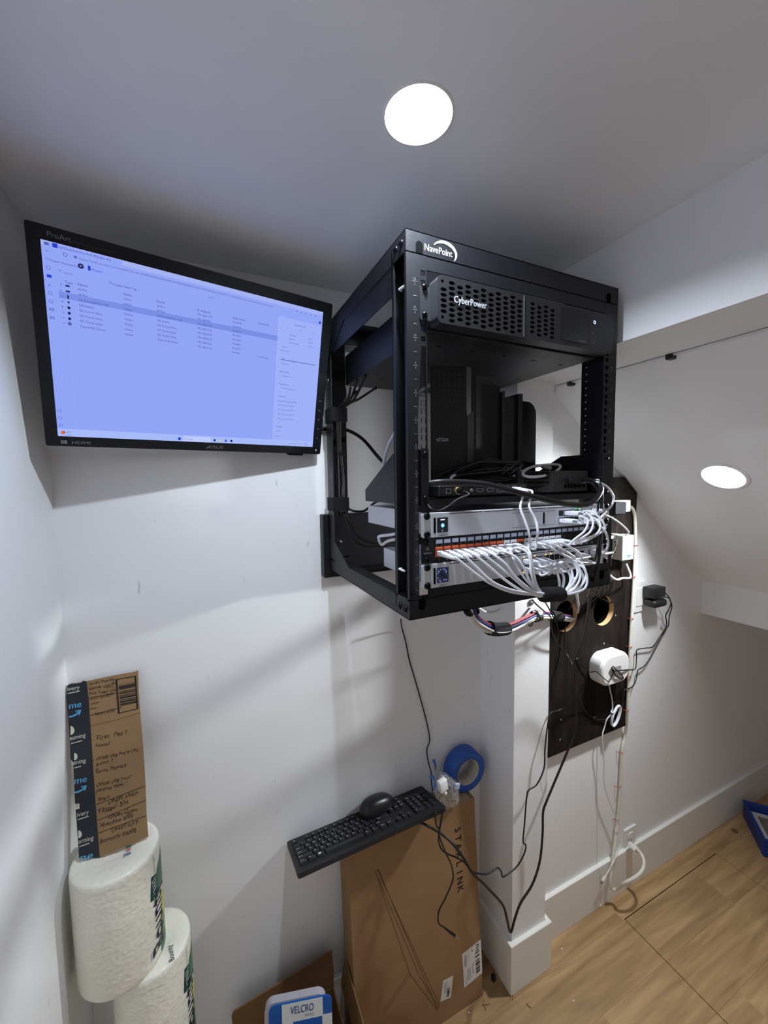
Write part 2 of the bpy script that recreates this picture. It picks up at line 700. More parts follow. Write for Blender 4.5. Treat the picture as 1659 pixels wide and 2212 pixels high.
zc = CZ - CAM_Z
sect('ceiling_soffit', [(PX, zc + .02), (PX, .296), (1.05, .294), (1.05, zc + .02)], M_CEIL)
SL0, SL1 = (1.05, .294), (1.97, -.451)
sn = V((SL0[1] - SL1[1], 0, SL1[0] - SL0[0])).normalized()       # normal of the slope, pointing up through it
L2 = onP(1562, 1030, (1.05, .97, .294 + CAM_Z), sn)
fsl = Frame(L2, V((SL1[0] - SL0[0], 0, SL1[1] - SL0[1])), (0, 1, 0), sn)
u0 = (V((SL0[0], 0, SL0[1] + CAM_Z)) - L2).dot(fsl.u)
u1 = (V((SL1[0], 0, SL1[1] + CAM_Z)) - L2).dot(fsl.u)
b = MB()
b.plate([(u0, NY - L2.y), (u1, NY - L2.y), (u1, RY - L2.y), (u0, RY - L2.y)], [circle(0, 0, .0505, 48)], 0.0, .03, M_CEIL, fsl)
struct('ceiling_slope', b)
sect('ceiling_step', [(1.97, zc + .02), (1.97, -.595), (RX + .1, -.595), (RX + .1, zc + .02)], M_WALL)

# baseboards with a square-cut top and small cap bead
BH, BT = 0.172, 0.0145


def board(name, x0, x1, y0, y1):
    b = MB()
    b.box(x0, x1, y0, y1, 0, BH, M_TRIM, 0.0015)
    struct(name, b)


board('baseboard_back', LX, PX, BY - BT, BY)
board('baseboard_left', LX, LX + BT, NY, BY - BT)
b = MB()
b.box(PX - BT, PX1 + .004 + BT, PY - BT, PY, 0, BH, M_TRIM, 0.0015)
b.box(PX - BT, PX, PY, BY - BT, 0, BH, M_TRIM, 0.0015)
b.box(PX1 + .004, PX1 + .004 + BT, PY, RY, 0, BH, M_TRIM, 0.0015)
struct('baseboard_pier', b)
board('baseboard_right', PX1 + .004 + BT, RX, RY - BT, RY)

# ------------------------------------------------------------------ recessed lamps
E1 = emitter('lens_glow_overhead', LIGHT_COLOR, LIGHT_OVERHEAD)
E2 = emitter('lens_glow_slope', LIGHT_SLOPE_COLOR, LIGHT_SLOPE)
E1R = emitter('diffuser_glow_overhead', LIGHT_COLOR, LIGHT_RIM)
E2R = emitter('diffuser_glow_slope', LIGHT_SLOPE_COLOR, LIGHT_RIM)
M_BAFFLE = mat('white_lamp_baffle', (235, 235, 235), 0.4)
t = thing('recessed_light', 'round recessed ceiling light with ribbed white baffle above the equipment rack', 'ceiling light', L1)
b = MB()
b.lathe([(0.0475, 0.0), (0.0475, -0.0010), (0.048, -0.0016), (0.0502, -0.0016), (0.051, -0.0006), (0.051, 0.0)], M_BAFFLE, L1, (0, 0, 1), 56)
b.build('trim_ring', t)
b = MB()
prof = []
for i in range(6):
    r = 0.0472 - i * 0.0011
    prof += [(r, i * 0.0029), (r, i * 0.0029 + 0.0021), (r - 0.0011, i * 0.0029 + 0.0026)]
b.lathe(prof, M_BAFFLE, L1, (0, 0, 1), 56, smooth=False)
b.lathe([(0.0474, 0.0), (0.0474, 0.020)], M_BAFFLE, L1, (0, 0, 1), 56)
b.build('baffle', t)
b = MB()
b.lathe([(0.041, 0.0178), (0.020, 0.0172)], E1R, L1, (0, 0, 1), 56)
b.disc(L1 + V((0, 0, 0.017)), 0.0202, E1, (0, 0, -1), 56)
b.build('lens', t)

t = thing('recessed_light', 'round white light set into the sloped stair ceiling', 'ceiling light', L2)
b = MB()
b.lathe([(0.0500, -0.0005), (0.0510, -0.0022), (0.061, -0.002), (0.0640, -0.0006), (0.0640, 0.0)], M_BAFFLE, L2, sn, 56)
b.build('trim_ring', t)
b = MB()
b.lathe([(0.0500, -0.0005), (0.0495, 0.022)], M_BAFFLE, L2, sn, 56)  # recess added to cut this lamp's grazing light on nearby walls
b.build('baffle', t)
b = MB()
b.lathe([(0.0495, 0.0196), (0.0358, 0.0192)], E2R, L2, sn, 56)
b.disc(L2 + sn * 0.0190, 0.0362, E2, -sn, 56)
b.build('lens', t)
# ------------------------------------------------------------------ wall monitor
MC = V((0.030, 0.950, 0.250 + CAM_Z))
FM = Frame(MC, (0.983, 0.182, -0.002), (0.047, -0.233, 0.971))
SWH, SHH = 0.2592, 0.1620
M_BEZ = mat('monitor_black_plastic', (15, 17, 23), .5, noise=.06, spec=.3)
t = thing('computer_monitor', 'widescreen black monitor tilted down on the wall, showing a pale blue list page', 'monitor', FM(0, -0.18, -0.02))
b = MB()
b.plate(rrect(-.278, .282, -.1805, .1845, .004, 3), [[(-SWH, -SHH), (SWH, -SHH), (SWH, SHH), (-SWH, SHH)]], -0.02, 0.0, M_BEZ, FM)
b.text('ProArt', FM, -.250, .1685, .0078, M_INKG, bold=1)
b.text('PA248 Professional LCD Monitor', FM, -.216, .1690, .0030, mat('dim_print', (70, 72, 78), .6))
for i in range(5):
    b.frect(FM, .2665, .2715, -.045 - i * .0235, -.0438 - i * .0235, M_INKG, .0004)
b.frect(FM, .2668, .2706, -.172, -.168, M_INKW, .0004)
b.text('HDMI', FM, -.239, -.1755, .0055, M_INKG, width=.028)
b.frect(FM, -.2555, -.2465, -.176, -.1695, M_INKG, .0004)
b.text('D', FM, -.2535, -.1752, .0045, M_INKB, z=.0006, width=.005)
b.build('bezel', t)
b = MB()
b.text('/SUS', FM, .009, -.1752, .0068, M_STEEL, width=.026, shear=.15)
b.ribbon([FM(-.0005, -.1752, .0005), FM(.0088, -.1684, .0005)], .0016, M_STEEL, FM.n)
b.ribbon([FM(.003, -.1732, .0005), FM(.012, -.1732, .0005)], .001, M_STEEL, FM.n)
b.build('logo', t, label='silver maker logo under the screen')
b = MB()
b.prism(rrect(-.262, .266, -.165, .170, .012), -0.02, -0.034, M_BEZ, FM)
b.prism(rrect(-.15, .15, -.12, .12, .02), -0.034, -0.056, M_BEZ, FM)
b.build('back_housing', t)
b = MB()
b.prism(rrect(.195, .235, -.186, -.1805, .002), -.004, -.016, M_BEZ, FM)
b.build('power_button', t)


def S(zx, zy):
    p = onP(40 + zx / 2.37, 460 + zy / 2.37, MC, FM.n) - MC
    return p.dot(FM.u), p.dot(FM.v)


def emc(name, rgb):
    return emitter('screen_' + name, lin(rgb), SCREEN_GAIN)


SC_BG = emc('page', (145, 164, 246))
SC_TOP = emc('tabs', (164, 178, 242))
SC_BAR = emc('taskbar', (166, 186, 248))
SC_BAR2 = emc('search', (190, 202, 250))
SC_SEL = emc('selected_row', (122, 142, 228))
SC_PANEL = emc('side_panel', (158, 176, 249))
SC_INK = emc('ink', (62, 74, 140))
SC_MID = emc('ink_soft', (88, 102, 180))
SC_BLUE = emc('icon_blue', (38, 60, 205))
SC_DARK = emc('icon_dark', (28, 34, 84))
SC_OR = emc('icon_orange', (214, 110, 60))
SC_YEL = emc('icon_yellow', (226, 200, 110))
b = MB()
b.frect(FM, -SWH, SWH, -SHH, SHH, SC_BG, -.0015)


def srect(z0, z1, m, z):
    """axis-aligned screen rectangle given by two zoomed photo points"""
    (x0, y0), (x1, y1) = S(*z0), S(*z1)
    b.frect(FM, x0, x1, min(y0, y1), max(y0, y1), m, z)


yt = S(112, 131)[1]
b.frect(FM, -SWH, SWH, .1535, SHH, SC_TOP, -.0014)
b.frect(FM, -.249, -.146, .1535, .1605, SC_BG, -.0013)
b.frect(FM, -SWH, SWH, .1365, .1367, SC_TOP, -.0013)
b.frect(FM, -SWH, SWH, .1445, .1447, SC_TOP, -.0013)
ytb = S(850, 1137)[1]
b.frect(FM, -SWH, SWH, -SHH, ytb, SC_BAR, -.0014)
srect((845, 1143), (985, 1176), SC_BAR2, -.0013)
srect((205, 405), (1327, 652), SC_SEL, -.0013) if False else None
ys = (S(215, 418)[1] + S(1320, 640)[1]) / 2
b.frect(FM, S(205, 418)[0], S(1327, 640)[0], ys - .0052, ys + .0052, SC_SEL, -.0013)
xp = S(1310, 900)[0]
b.frect(FM, xp, SWH, ytb, .131, SC_PANEL, -.0013)
b.frect(FM, xp - .0006, xp, ytb, .131, SC_SEL, -.0012)
b.frect(FM, -.231, -.231 + .0003, ytb, .128, SC_TOP, -.0013)


def st(zx, zy, s, h=.0038, m=None, w=None):
    x, y = S(zx, zy)
    b.text(s, FM, x, y - h * .4, h * .78, m or SC_INK, z=-.0009, width=w)


def sdot(zx, zy, r, m, n=14, ring=False):
    r *= .8
    x, y = S(zx, zy)
    if ring:
        r *= .78
        pts = [FM(x + r * math.cos(a * 2 * math.pi / n), y + r * math.sin(a * 2 * math.pi / n), -.0009) for a in range(n)]
        b.ribbon(pts, r * .28, m, FM.n, closed=True)
    else:
        b.add([FM(x + r * math.cos(a * 2 * math.pi / n), y + r * math.sin(a * 2 * math.pi / n), -.0009) for a in range(n)], [tuple(range(n))], m)


def sbox(zx, zy, w, h, m):
    w, h = w * .78, h * .78
    x, y = S(zx, zy)
    b.frect(FM, x - w / 2, x + w / 2, y - h / 2, y + h / 2, m, -.0009)


st(203, 171, 'G4 Doorbell Pro PoE | Dream Ma', .0042, SC_INK, .073)
st(385, 216, '×', .0045)
st(418, 226, '+', .0045)
sbox(141, 154, .008, .006, SC_MID)
sbox(185, 164, .0085, .0085, SC_BLUE)
st(136, 190, '<-', .005, SC_INK)
st(188, 200, '->', .005, SC_TOP)
sdot(238, 211, .0042, SC_INK, 16, True)
sbox(290, 224, .005, .005, SC_MID)
st(310, 231, 'https://unifi.ui.com/consoles/BC2A1A1454BF00000000063B92AF0000000006A2E21700000000633D6F77:1395284001/protect/dashboard/devices/', .0046, SC_MID, .345)
sdot(146, 230, .003, SC_MID, 12, True)
st(160, 238, 'Dream Machine Pro', .0042, SC_INK)
st(276, 262, 'v', .003, SC_MID)
sdot(318, 270, .0052, SC_DARK)
sdot(318, 270, .0022, SC_BG)
sbox(361, 281, .005, .0095, SC_BLUE)
st(376, 288, 'Protect', .0046, SC_BLUE)
sdot(212, 293, .0024, SC_MID, 12, True)
st(230, 302, 'Search', .004, SC_MID)
sdot(471, 355, .003, SC_INK, 12, True)
st(482, 362, 'Create New Tag', .0048)
for k, (zx, zy) in enumerate([(152, 278), (156, 321), (157, 365), (162, 408), (165, 451), (169, 492), (172, 535)]):
    if k == 1:
        sbox(zx, zy, .008, .006, SC_BLUE)
    elif k in (2,):
        st(zx - 8, zy, '>', .007, SC_MID)
    elif k in (5, 6):
        sbox(zx, zy, .008, .005, SC_MID)
        sbox(zx, zy, .006, .003, SC_BG)
    else:
        sdot(zx, zy, .0042, SC_MID, 14, True)
for zx, zy in ((212, 1011), (215, 1048), (218, 1085)):
    sdot(zx, zy, .0038, SC_MID, 14, True)
st(234, 349, 'Type', .0052)
st(302, 361, 'Name', .0052)
st(536, 411, 'Status', .005)
st(707, 450, 'Model', .005)
st(917, 496, 'IP Address', .005)
st(1100, 536, 'Experience', .005)
st(1230, 563, 'Last Event', .005)
NAMES = ['AI Pro', 'AI Pro', 'G4 Doorbell Pro PoE', 'G4 Instant', 'G5 Turret Ultra', 'G5 Turret Ultra', 'G5 Turret Ultra', 'Smart PoE Chime']
IPS = ['192.168.0.177', '192.168.0.93', '192.168.0.176', '192.168.0.224', '192.168.0.219', '192.168.0.139', '192.168.0.135', '192.168.0.116']
for i in range(8):
    f = i / 7
    st(303 + 14 * f, 387 + 191 * f, NAMES[i], .0045)
    st(537 + 9 * f, 437 + 182 * f, 'Online', .0043)
    st(708 + 4 * f, 474 + 172 * f, NAMES[i], .0045)
    st(917, 518 + 164 * f, IPS[i], .0045)
    st(1100 - 5 * f, 557 + 155 * f, 'Excellent', .0043)
    sbox(216 + 16 * f, 366 + 196 * f, .0022, .0022, SC_MID)
    if i < 2:
        sbox(250 + f * 14, 372 + 196 * f, .0075, .0032, SC_DARK)
    elif i == 2:
        sbox(253, 429, .003, .0075, SC_DARK)
    elif i == 7:
        sdot(262, 566, .0038, SC_MID)
    else:
        sdot(250 + f * 13, 372 + 196 * f, .0028 if i > 3 else .002, SC_DARK)
st(1222, 734, '5 minutes ago', .004)
st(972, 428, 'Last 24h', .003, SC_MID)
st(1412, 573, 'G4 Doorbell Pro PoE', .0046, SC_INK, .028)
for zx, zy in ((1378, 588), (1446, 603), (1510, 616)):
    sdot(zx, zy, .0024, SC_MID, 12, True)
for i, s in enumerate(['Traditional', 'Standard', 'Captive Portal']):
    st(1386, 624 + 20 * i, s, .0036)
    st(1483, 644 + 20 * i, 'Not Ok', .0036)
st(1350, 683, 'Speaker', .0034, SC_MID)
st(1344, 702, 'Chime Tone', .0036)
st(1344, 741, 'Volume', .003, SC_MID)
x0, y0 = S(1344, 750)
x1, y1 = S(1520, 778)
b.frect(FM, x0, x1, y0 - .0006, y0 + .0006, SC_INK, -.0009)
st(1343, 770, 'Test Tone', .0036)
st(1338, 811, 'NFC Cards', .0042)
st(1348, 834, 'Add New Card', .0036, SC_MID)
st(1335, 875, 'Fingerprints', .0042)
st(1346, 897, 'Add New Fingerprint', .0036, SC_MID)
st(1330, 937, 'Advanced', .0042)
st(1330, 962, 'Real Time Streaming Protocol (RTSPS)', .0040, SC_INK, .047)
for i, s in enumerate(['High Resolution (1600x1200)', 'Medium Resolution (960x720)', 'Low Resolution (480x360)', 'Package Camera (1600x1200)']):
    st(1342, 984 + 23.5 * i, s, .0036, SC_MID, .034)
    sbox(1334, 984 + 23 * i, .0028, .0028, SC_MID)
st(1322, 1093, 'Manage', .0042)
st(1321, 1115, 'Restart', .0036, SC_MID)
st(1320, 1141, 'Remove', .0036, SC_MID)
sdot(229, 1123, .0042, SC_OR)
sdot(233, 1120, .0021, SC_DARK)
st(246, 1121, '68°F', .0034)
st(246, 1134, 'Sunny', .003, SC_MID)
sbox(825, 1156, .0072, .0072, SC_BLUE)
sdot(856, 1156, .0022, SC_INK, 12, True)
st(868, 1158, 'Search', .0036, SC_MID)
sbox(1005, 1164, .005, .006, SC_DARK)
sbox(1036, 1165, .006, .005, SC_YEL)
sdot(1063, 1167, .0036, SC_BLUE)
sdot(1065, 1166, .0014, SC_BAR)
sbox(1091, 1168, .006, .006, SC_DARK)
for zx in (1386, 1402, 1420, 1436, 1448):
    sdot(zx, 1183, .0016, SC_MID, 8)
st(1462, 1180, '1:25 PM', .0028)
st(1462, 1190, '1/17/2025', .0028)
sdot(1543, 563, .0036, SC_BLUE)
st(1516, 558, '<', .004, SC_INK)
for zx, zy in ((1425, 505), (1447, 511), (1471, 517), (1496, 523), (1521, 530)):
    sbox(zx, zy, .003, .003, SC_MID)
st(1409, 884, 'o', .0042, SC_DARK)
b.build('screen', t, label='lit pale blue screen with a device list')

# bracket between the wall and the back of the monitor
t = thing('monitor_mount', 'black wall bracket holding the tilted monitor from behind', 'bracket', V((.05, BY - .006, MC.z - .06)))
b = MB()
b.box(.00, .12, BY - .006, BY, MC.z - .09, MC.z + .07, M_BLACK, .002)
b.build('wall_plate', t)
b = MB()
b.cyl(FM(.02, -.01, -.075), V((.06, BY - .006, MC.z - .01)), .014, M_BLACK)
b.build('arm', t)
b = MB()
b.prism(rrect(-.05, .05, -.05, .05, .006), -.0565, -.062, M_BLACK, FM)
b.cyl(FM(.02, -.01, -.062), FM(.02, -.01, -.08), .02, M_BLACK)
b.build('tilt_plate', t)
# ------------------------------------------------------------------ open wall rack (12 units)
XL, XR, YF, YB = 0.319, 0.832, 0.590, 1.045
ZB, ZT = -0.239 + CAM_Z, 0.402 + CAM_Z
U = 0.04445
U0 = -0.188 + CAM_Z                                # underside of unit 1


def uz(k):
    """height of the lower edge of rack unit k (1 = lowest)"""
    return U0 + (k - 1) * U


FF = Frame((0, YF, 0), (1, 0, 0), (0, 0, 1))       # rack front plane, n towards the viewer
# black board on the wall that the rack is screwed to
b = MB()
b.box(.302, .85, YB, BY, -.262 + CAM_Z, -.088 + CAM_Z, M_BLACK, .002)
b.build('mounting_board', None, 'black painted backing board on the wall behind the lower rear of the rack', 'board')

rack = thing('server_rack', 'black open wall mount equipment rack hung above the cardboard box', 'rack', V(((XL + XR) / 2, YB, ZB)))
HOLES = []
for k in range(1, 13):
    for dz in (0.00635, 0.022225, 0.0381):
        HOLES.append(uz(k) + dz)


def half_slot(x, z, up):
    s = 1 if up else -1
    return [(x + .0065 * math.cos(a), z + s * .0065 * math.sin(a)) for a in [math.pi * i / 8 for i in range(9)]]


def frame_band(z0, z1, slots_up):
    """bent steel band round front and sides, lip thickness 2 mm"""
    b = MB()
    b.box(XL, XR, YF, YF + .002, z0, z1, M_BLACK)
    b.box(XL, XL + .002, YF + .002, YB, z0, z1, M_BLACK)
    b.box(XR - .002, XR, YF + .002, YB, z0, z1, M_BLACK)
    b.box(XL, XR, YB - .002, YB, z0, z1, M_BLACK)
    return b


# top cap
b = frame_band(ZT - .0335, ZT, False)
b.box(XL, XR, YF, YF + .05, ZT - .0015, ZT, M_BLACK)
b.box(XL, XR, YB - .06, YB, ZT - .0015, ZT, M_BLACK)
b.box(XL, XL + .045, YF, YB, ZT - .0015, ZT, M_BLACK)
b.box(XR - .045, XR, YF, YB, ZT - .0015, ZT, M_BLACK)
for x in (.3435, XR - .03):
    b.prism([(x - .0065, ZT - .0335), (x + .0065, ZT - .0335)] + [(x + .0065 * math.cos(a), ZT - .021 + .0065 * math.sin(a)) for a in [math.pi * i / 10 for i in range(11)]], .0002, .0006, M_BLACKDEEP, FF)
b.build('top_frame', rack)
for x_ in (XL + .0008, XR - .0028):
    MB().box(x_, x_ + .002, YF + .053, YB - .002, ZT - .0835, ZT - .0335, M_BLACK).build('side_rail', rack)
b = MB()
LG = mat('white_logo_print', (238, 240, 245), .5)
b.text('NavePoint', FF, .3535, ZT - .0265, .0105, LG, z=.0005, width=.054)
arc = []
for i in range(26):
    a = math.radians(150 - 185 * i / 25)
    arc.append(FF(.392 + .0235 * math.cos(a), ZT - .0225 + .0165 * math.sin(a), .0005))
b.ribbon(arc, .0032, LG, FF.n, taper=lambda s: .35 + 1.3 * math.sin(math.pi * s))
b.build('brand_print', rack, label='white printed maker name on the top bar')
# bottom cap
b = frame_band(ZB, ZB + .0335, True)
b.box(XL, XL + .03, YF, YB, ZB + .0, ZB + .0015, M_BLACK)
b.box(XR - .03, XR, YF, YB, ZB + .0, ZB + .0015, M_BLACK)
b.box(XL, XR, YF, YF + .03, ZB, ZB + .0015, M_BLACK)
b.box(XL, XR, YB - .05, YB, ZB, ZB + .0015, M_BLACK)
for x in (.3435, XR - .028):
    b.prism([(x + .0065, ZB + .0335), (x - .0065, ZB + .0335)] + [(x - .0065 * math.cos(a), ZB + .021 - .0065 * math.sin(a)) for a in [math.pi * i / 10 for i in range(11)]], .0002, .0006, M_BLACKDEEP, FF)
b.build('bottom_frame', rack)
# cross bars above and below the opening
b = MB()
b.box(XL + .003, XR - .003, YF + .0026, YF + .004, ZT - .040, ZT - .030, M_BLACK)
b.box(XL + .038, XR - .014, YF + .0005, YF + .0025, U0 + 12 * U, ZT - .0355, M_BLACK)
b.build('top_crossbar', rack)
b = MB()
b.box(XL + .038, XR - .014, YF + .0005, YF + .0025, ZB + .0355, U0, M_BLACK)
b.box(XL + .003, XR - .003, YF + .0026, YF + .004, ZB + .030, ZB + .040, M_BLACK)
b.build('bottom_crossbar', rack)


def post(side):
    b = MB()
    if side < 0:
        x0, x1, hx = XL, XL + .038, .350
    else:
        x0, x1, hx = XR - .040, XR, .8015
    q = .0043
    holes = [[(hx - q, z - q), (hx + q, z - q), (hx + q, z + q), (hx - q, z + q)] for z in HOLES]
    b.plate([(x0, ZB + .0355), (x1, ZB + .0355), (x1, ZT - .0355), (x0, ZT - .0355)], holes, -.0025, 0.0, M_BLACK, FF)
    zb, zt = ZB + .012, ZT - .012
    if side < 0:
        b.box(x0, x0 + .0025, YF + .0025, YF + .006, zb + .02, zt - .02, M_BLACK)
        b.box(x0 + .019, x0 + .021, YF + .0025, YF + .052, zb, zt, M_BLACK)
        b.cyl(V((x0 + .0215, YF + .035, zb)), V((x0 + .0215, YF + .035, zt)), .0075, M_BLACK, seg=16)
        b.box(x0, x0 + .021, YF + .050, YF + .0525, zb, zt, M_BLACK)
        b.box(x0, x0 + .0025, YF + .044, YF + .052, zb + .02, zt - .02, M_BLACK)
        b.box(x0, x0 + .021, YF + .0025, YF + .05, ZB + .0335, ZB + .0355, M_BLACK)
    else:
        b.box(x1 - .0025, x1, YF + .0025, YF + .058, zb, zt, M_BLACK)
        wall_h = [[(YF + .047 - .0018, z - .0022), (YF + .047 + .0018, z - .0022), (YF + .047 + .0018, z + .0022), (YF + .047 - .0018, z + .0022)] for z in [U0 + .01 + i * .0165 for i in range(32)]]
        fy = Frame((x0 + .012, 0, 0), (0, 1, 0), (0, 0, 1))
        b.plate([(YF + .0025, zb), (YF + .058, zb), (YF + .058, zt), (YF + .0025, zt)], [], -.002, 0, M_BLACK, fy)
        fb = Frame((0, YF + .058, 0), (1, 0, 0), (0, 0, 1))
        hx2 = x0 + .0145
        wh = [[(hx2 - .0015, z - .002), (hx2 + .0015, z - .002), (hx2 + .0015, z + .002), (hx2 - .0015, z + .002)] for z in [U0 + .01 + i * .0165 for i in range(32)]]
        fb2 = Frame((0, YF + .060, 0), (1, 0, 0), (0, 0, 1))
        b.plate([(x0 + .010, zb), (x1, zb), (x1, zt), (x0 + .010, zt)], wh, -.002, 0, M_BLACK, fb2)
        DOT = mat('hole_light_dot', (225, 225, 225), .5)  # pale discs painted as light showing through the flange holes
        for z in [U0 + .055 + i * .0152 for i in range(30)]:
            b.cyl(V((x0 + .0098, YF + .049, z)), V((x0 + .0092, YF + .049, z)), .0016, DOT, seg=8)
    # unit numbers
    nx = .3335 if side < 0 else .816
    for k in range(1, 13):
        zc_ = uz(k) + U / 2
        fr = Frame((nx, YF, zc_), (1, 0, 0), (0, 0, 1))
        b.text(str(k), fr, .001, .0018, .0038, M_INKG, z=.0004, align='c')
        b.frect(fr, -.003, .005, -.0004, .0004, M_INKG, .0004)
        b.text('%d' % (13 - k), fr, .001, -.0058, .0038, M_INKG, z=.0004, align='c')
        b.frect(fr, -.002, .004, -.0228, -.022, M_INKG, .0004)
    return b.build('front_post', rack)


post(-1)
post(1)
# rear posts with gusset plates
for s, x in ((-1, XL), (1, XR)):
    b = MB()
    xa, xb = (x, x + .002) if s < 0 else (x - .002, x)
    b.box(xa, xb, YB - .048, YB, ZB + .03, ZT - .03, M_BLACK)
    xa, xb = (x, x + .055) if s < 0 else (x - .055, x)
    b.box(xa, xb, YB - .002, YB, ZB + .03, ZT - .03, M_BLACK)
    b.build('rear_post', rack)
    fy = Frame((x if s < 0 else x - .002, 0, 0), (0, 1, 0), (0, 0, 1), (1, 0, 0))
    for zz, up in ((ZB + .0335, 1), (ZT - .0335, -1)):
        b = MB()
        pts = [(YB, zz), (YB, zz + up * .055), (YB - .05, zz + up * .05), (YB - .155, zz)]
        if up > 0:
            pts = pts[::-1]
        b.prism(pts, -.0012, 0.0006, M_BLACK, fy)
        b.build('gusset', rack)
# side rails of the bottom frame have an inner lip
b = MB()
b.box(XL + .002, XL + .034, YF + .05, YB - .05, ZB + .028, ZB + .030, M_BLACK)
b.build('side_lip', rack)


def screw(c, axis, parent, name='screw', r=.0052, m=None, dark=True):
    b = MB()
    a = V(axis).normalized()
    c = V(c)
    m = m or (M_SCREW if dark else M_STEEL)
    b.lathe([(0, .0038), (r * .5, .0036), (r * .85, .0026), (r, .0010), (r, 0)], m, c, a, 18)
    t_ = V((0, 0, 1)) if abs(a.z) < .9 else V((1, 0, 0))
    u_ = a.cross(t_).normalized()
    w_ = a.cross(u_)
    for q in (u_, w_):
        p = q.cross(a)
        b.add([c + a * .00385 + q * r * .5 + p * .0005, c + a * .00385 - q * r * .5 + p * .0005, c + a * .00385 - q * r * .5 - p * .0005, c + a * .00385 + q * r * .5 - p * .0005], [(0, 1, 2, 3)], M_BLACKDEEP)
    return b.build(name, parent)


for y in (YF + .016, YF + .036):
    screw((XL, y, ZB + .016 - (y - YF) * .0), (-1, 0, 0), rack, 'bolt', .0062)
    screw((XL, y, ZT - .016), (-1, 0, 0), rack, 'bolt', .0062)
screw((XL + .0005, YB - .025, .262 + CAM_Z), (-1, 0, 0), rack, 'bolt', .005, M_STEEL)
screw((XL + .03, YB - .0025, -.165 + CAM_Z), (0, -1, 0), rack, 'bolt', .005, M_STEEL)

# small white tie ends in the left post channel and at the lower right corner
for p, q, lab in ((onX(868, 622, XL + .004), V((0, .009, .001)), 'small white cable tie tail at the top of the left rack post'),
                  (onX(868, 1231, XL + .003), V((0, .010, 0)), 'small white cable tie tail near the foot of the left rack post')):
    b = MB()
    b.cyl(p - q, p + q, .0022, M_WHITEP, seg=8)
    b.cyl(p + q, p + q + V((.006, .003, 0)), .0016, M_WHITEP, seg=8)
    b.build('cable_tie', None, lab, 'cable tie', 'white tie tails on the rack')

# ------------------------------------------------------------------ battery backup unit (units 11 and 12)
M_UPS = mat('black_textured_plastic', (34, 35, 39), .5, noise=.1, nscale=80, bump=.2, bscale=900)
M_UPSB = mat('black_steel_case', (30, 31, 34), .5, noise=.08, bump=.1)
UY = .566
UX0, UX1, UZ0, UZ1 = .3625, .786, .2545 + CAM_Z, .3295 + CAM_Z
ups = thing('battery_backup', 'black rack battery backup with honeycomb grille at the top of the rack', 'battery backup', V((.575, .6, UZ0)))
b = MB()
b.box(UX0 + .004, UX1 - .004, YF + .012, 1.02, UZ0 - .001, UZ1 - .001, M_UPSB, .001)
for i in range(5):
    for j in range(3):
        x, y = .42 + i * .08, .66 + j * .13
        b.box(x, x + .012, y, y + .004, UZ0 - .0012, UZ0 - .0008, M_BLACKDEEP)
b.build('case', ups)
b = MB()
b.box(UX1 - .003, XR - .003, YF + .062, YB - .02, UZ1 - .030, UZ1 - .028, M_UPSB)
b.box(XR - .0048, XR - .0032, YF + .062, YB - .02, UZ1 - .028, UZ1 - .004, M_UPSB)
b.build('light_block_rail', ups)  # rail added to stop slope lamp light streaking up onto the ceiling
FU = Frame((0, UY, 0), (1, 0, 0), (0, 0, 1))


def hexa(x, z, w, h):
    return [(x - w / 2, z), (x - w / 2 + h * .55, z - h / 2), (x + w / 2 - h * .55, z - h / 2), (x + w / 2, z), (x + w / 2 - h * .55, z + h / 2), (x - w / 2 + h * .55, z + h / 2)]


b = MB()
holes = []
XD = .5455
for ci in range(11):
    x = .3745 + ci * .0161
    for ri in range(9):
        z = UZ0 + .0105 + ri * .0085 - (.00425 if ci % 2 else 0)
        if z < UZ0 + .006 or z > UZ1 - .006:
            continue
        if x < .372 and (ri in (0, 8)):
            continue
        if abs(x - .3745) < .001 and (z < UZ0 + .014 or z > UZ1 - .014):
            continue
        w = .0128
        holes.append(hexa(x, z, w, .0056))
for ci in range(4):
    x = .566 + ci * .0165
    for ri in range(9):
        z = UZ0 + .0135 + ri * .0081 - (.004 if ci % 2 else 0)
        if z < UZ0 + .007 or z > UZ1 - .009:
            continue
        holes.append(hexa(x, z, .0118, .0052))
for z in (UZ0 + .0095, UZ1 - .0095):
    holes.append(circle(.3722, z, .0026, 12))
out = rrect(UX0, UX1, UZ0, UZ1, .010, 6)
b.plate(out, holes, -.005, 0.0, M_UPS, FU)
b.prism(out, -.026, -.0052, M_UPS, FU)
b.build('bezel', ups)
b = MB()
b.frect(FU, UX0 + .004, UX1 - .004, UZ0 + .004, UZ1 - .004, M_BLACKDEEP, -.0049)
b.build('grille_backing', ups)
b = MB()
b.box(XD - .0006, XD + .0006, UY - .0006, UY + .001, UZ0 + .002, UZ1 - .002, M_STEEL)
b.build('trim_strip', ups, label='thin bright vertical strip')
b = MB()
lg = mat('raised_chrome_lettering', (225, 228, 235), .3, metal=.3)
fq = Frame((.394, UY, .2935 + CAM_Z), (1, 0, 0), (0, 0, 1))
b.text('CyberPower', fq, 0, -.003, .0105, lg, z=.0018, width=.0665)
b.text('CyberPower', fq, 0, -.003, .0105, lg, z=.0008, width=.0665)
b.build('lettering', ups, label='raised silver maker name')
b = MB()
b.plate(rrect(.6385, .708, UZ0 + .0085, UZ1 - .006, .0015, 2), [], .0002, .0012, M_GLOSS, FU)
b.text('INTELLIGENT LCD UPS', FU, .683, UZ0 + .0115, .0026, M_INKG, z=.0015, width=.025)
b.build('display_panel', ups)
b = MB()
px_ = .7275
for i, s in enumerate(('^', 'ESC', 'v', 'ENT', 'MUTE', 'BYP')):
    b.text(s, FU, px_, UZ0 + .0375 - i * .0062, .0022, M_INKG, z=.0004, align='c')
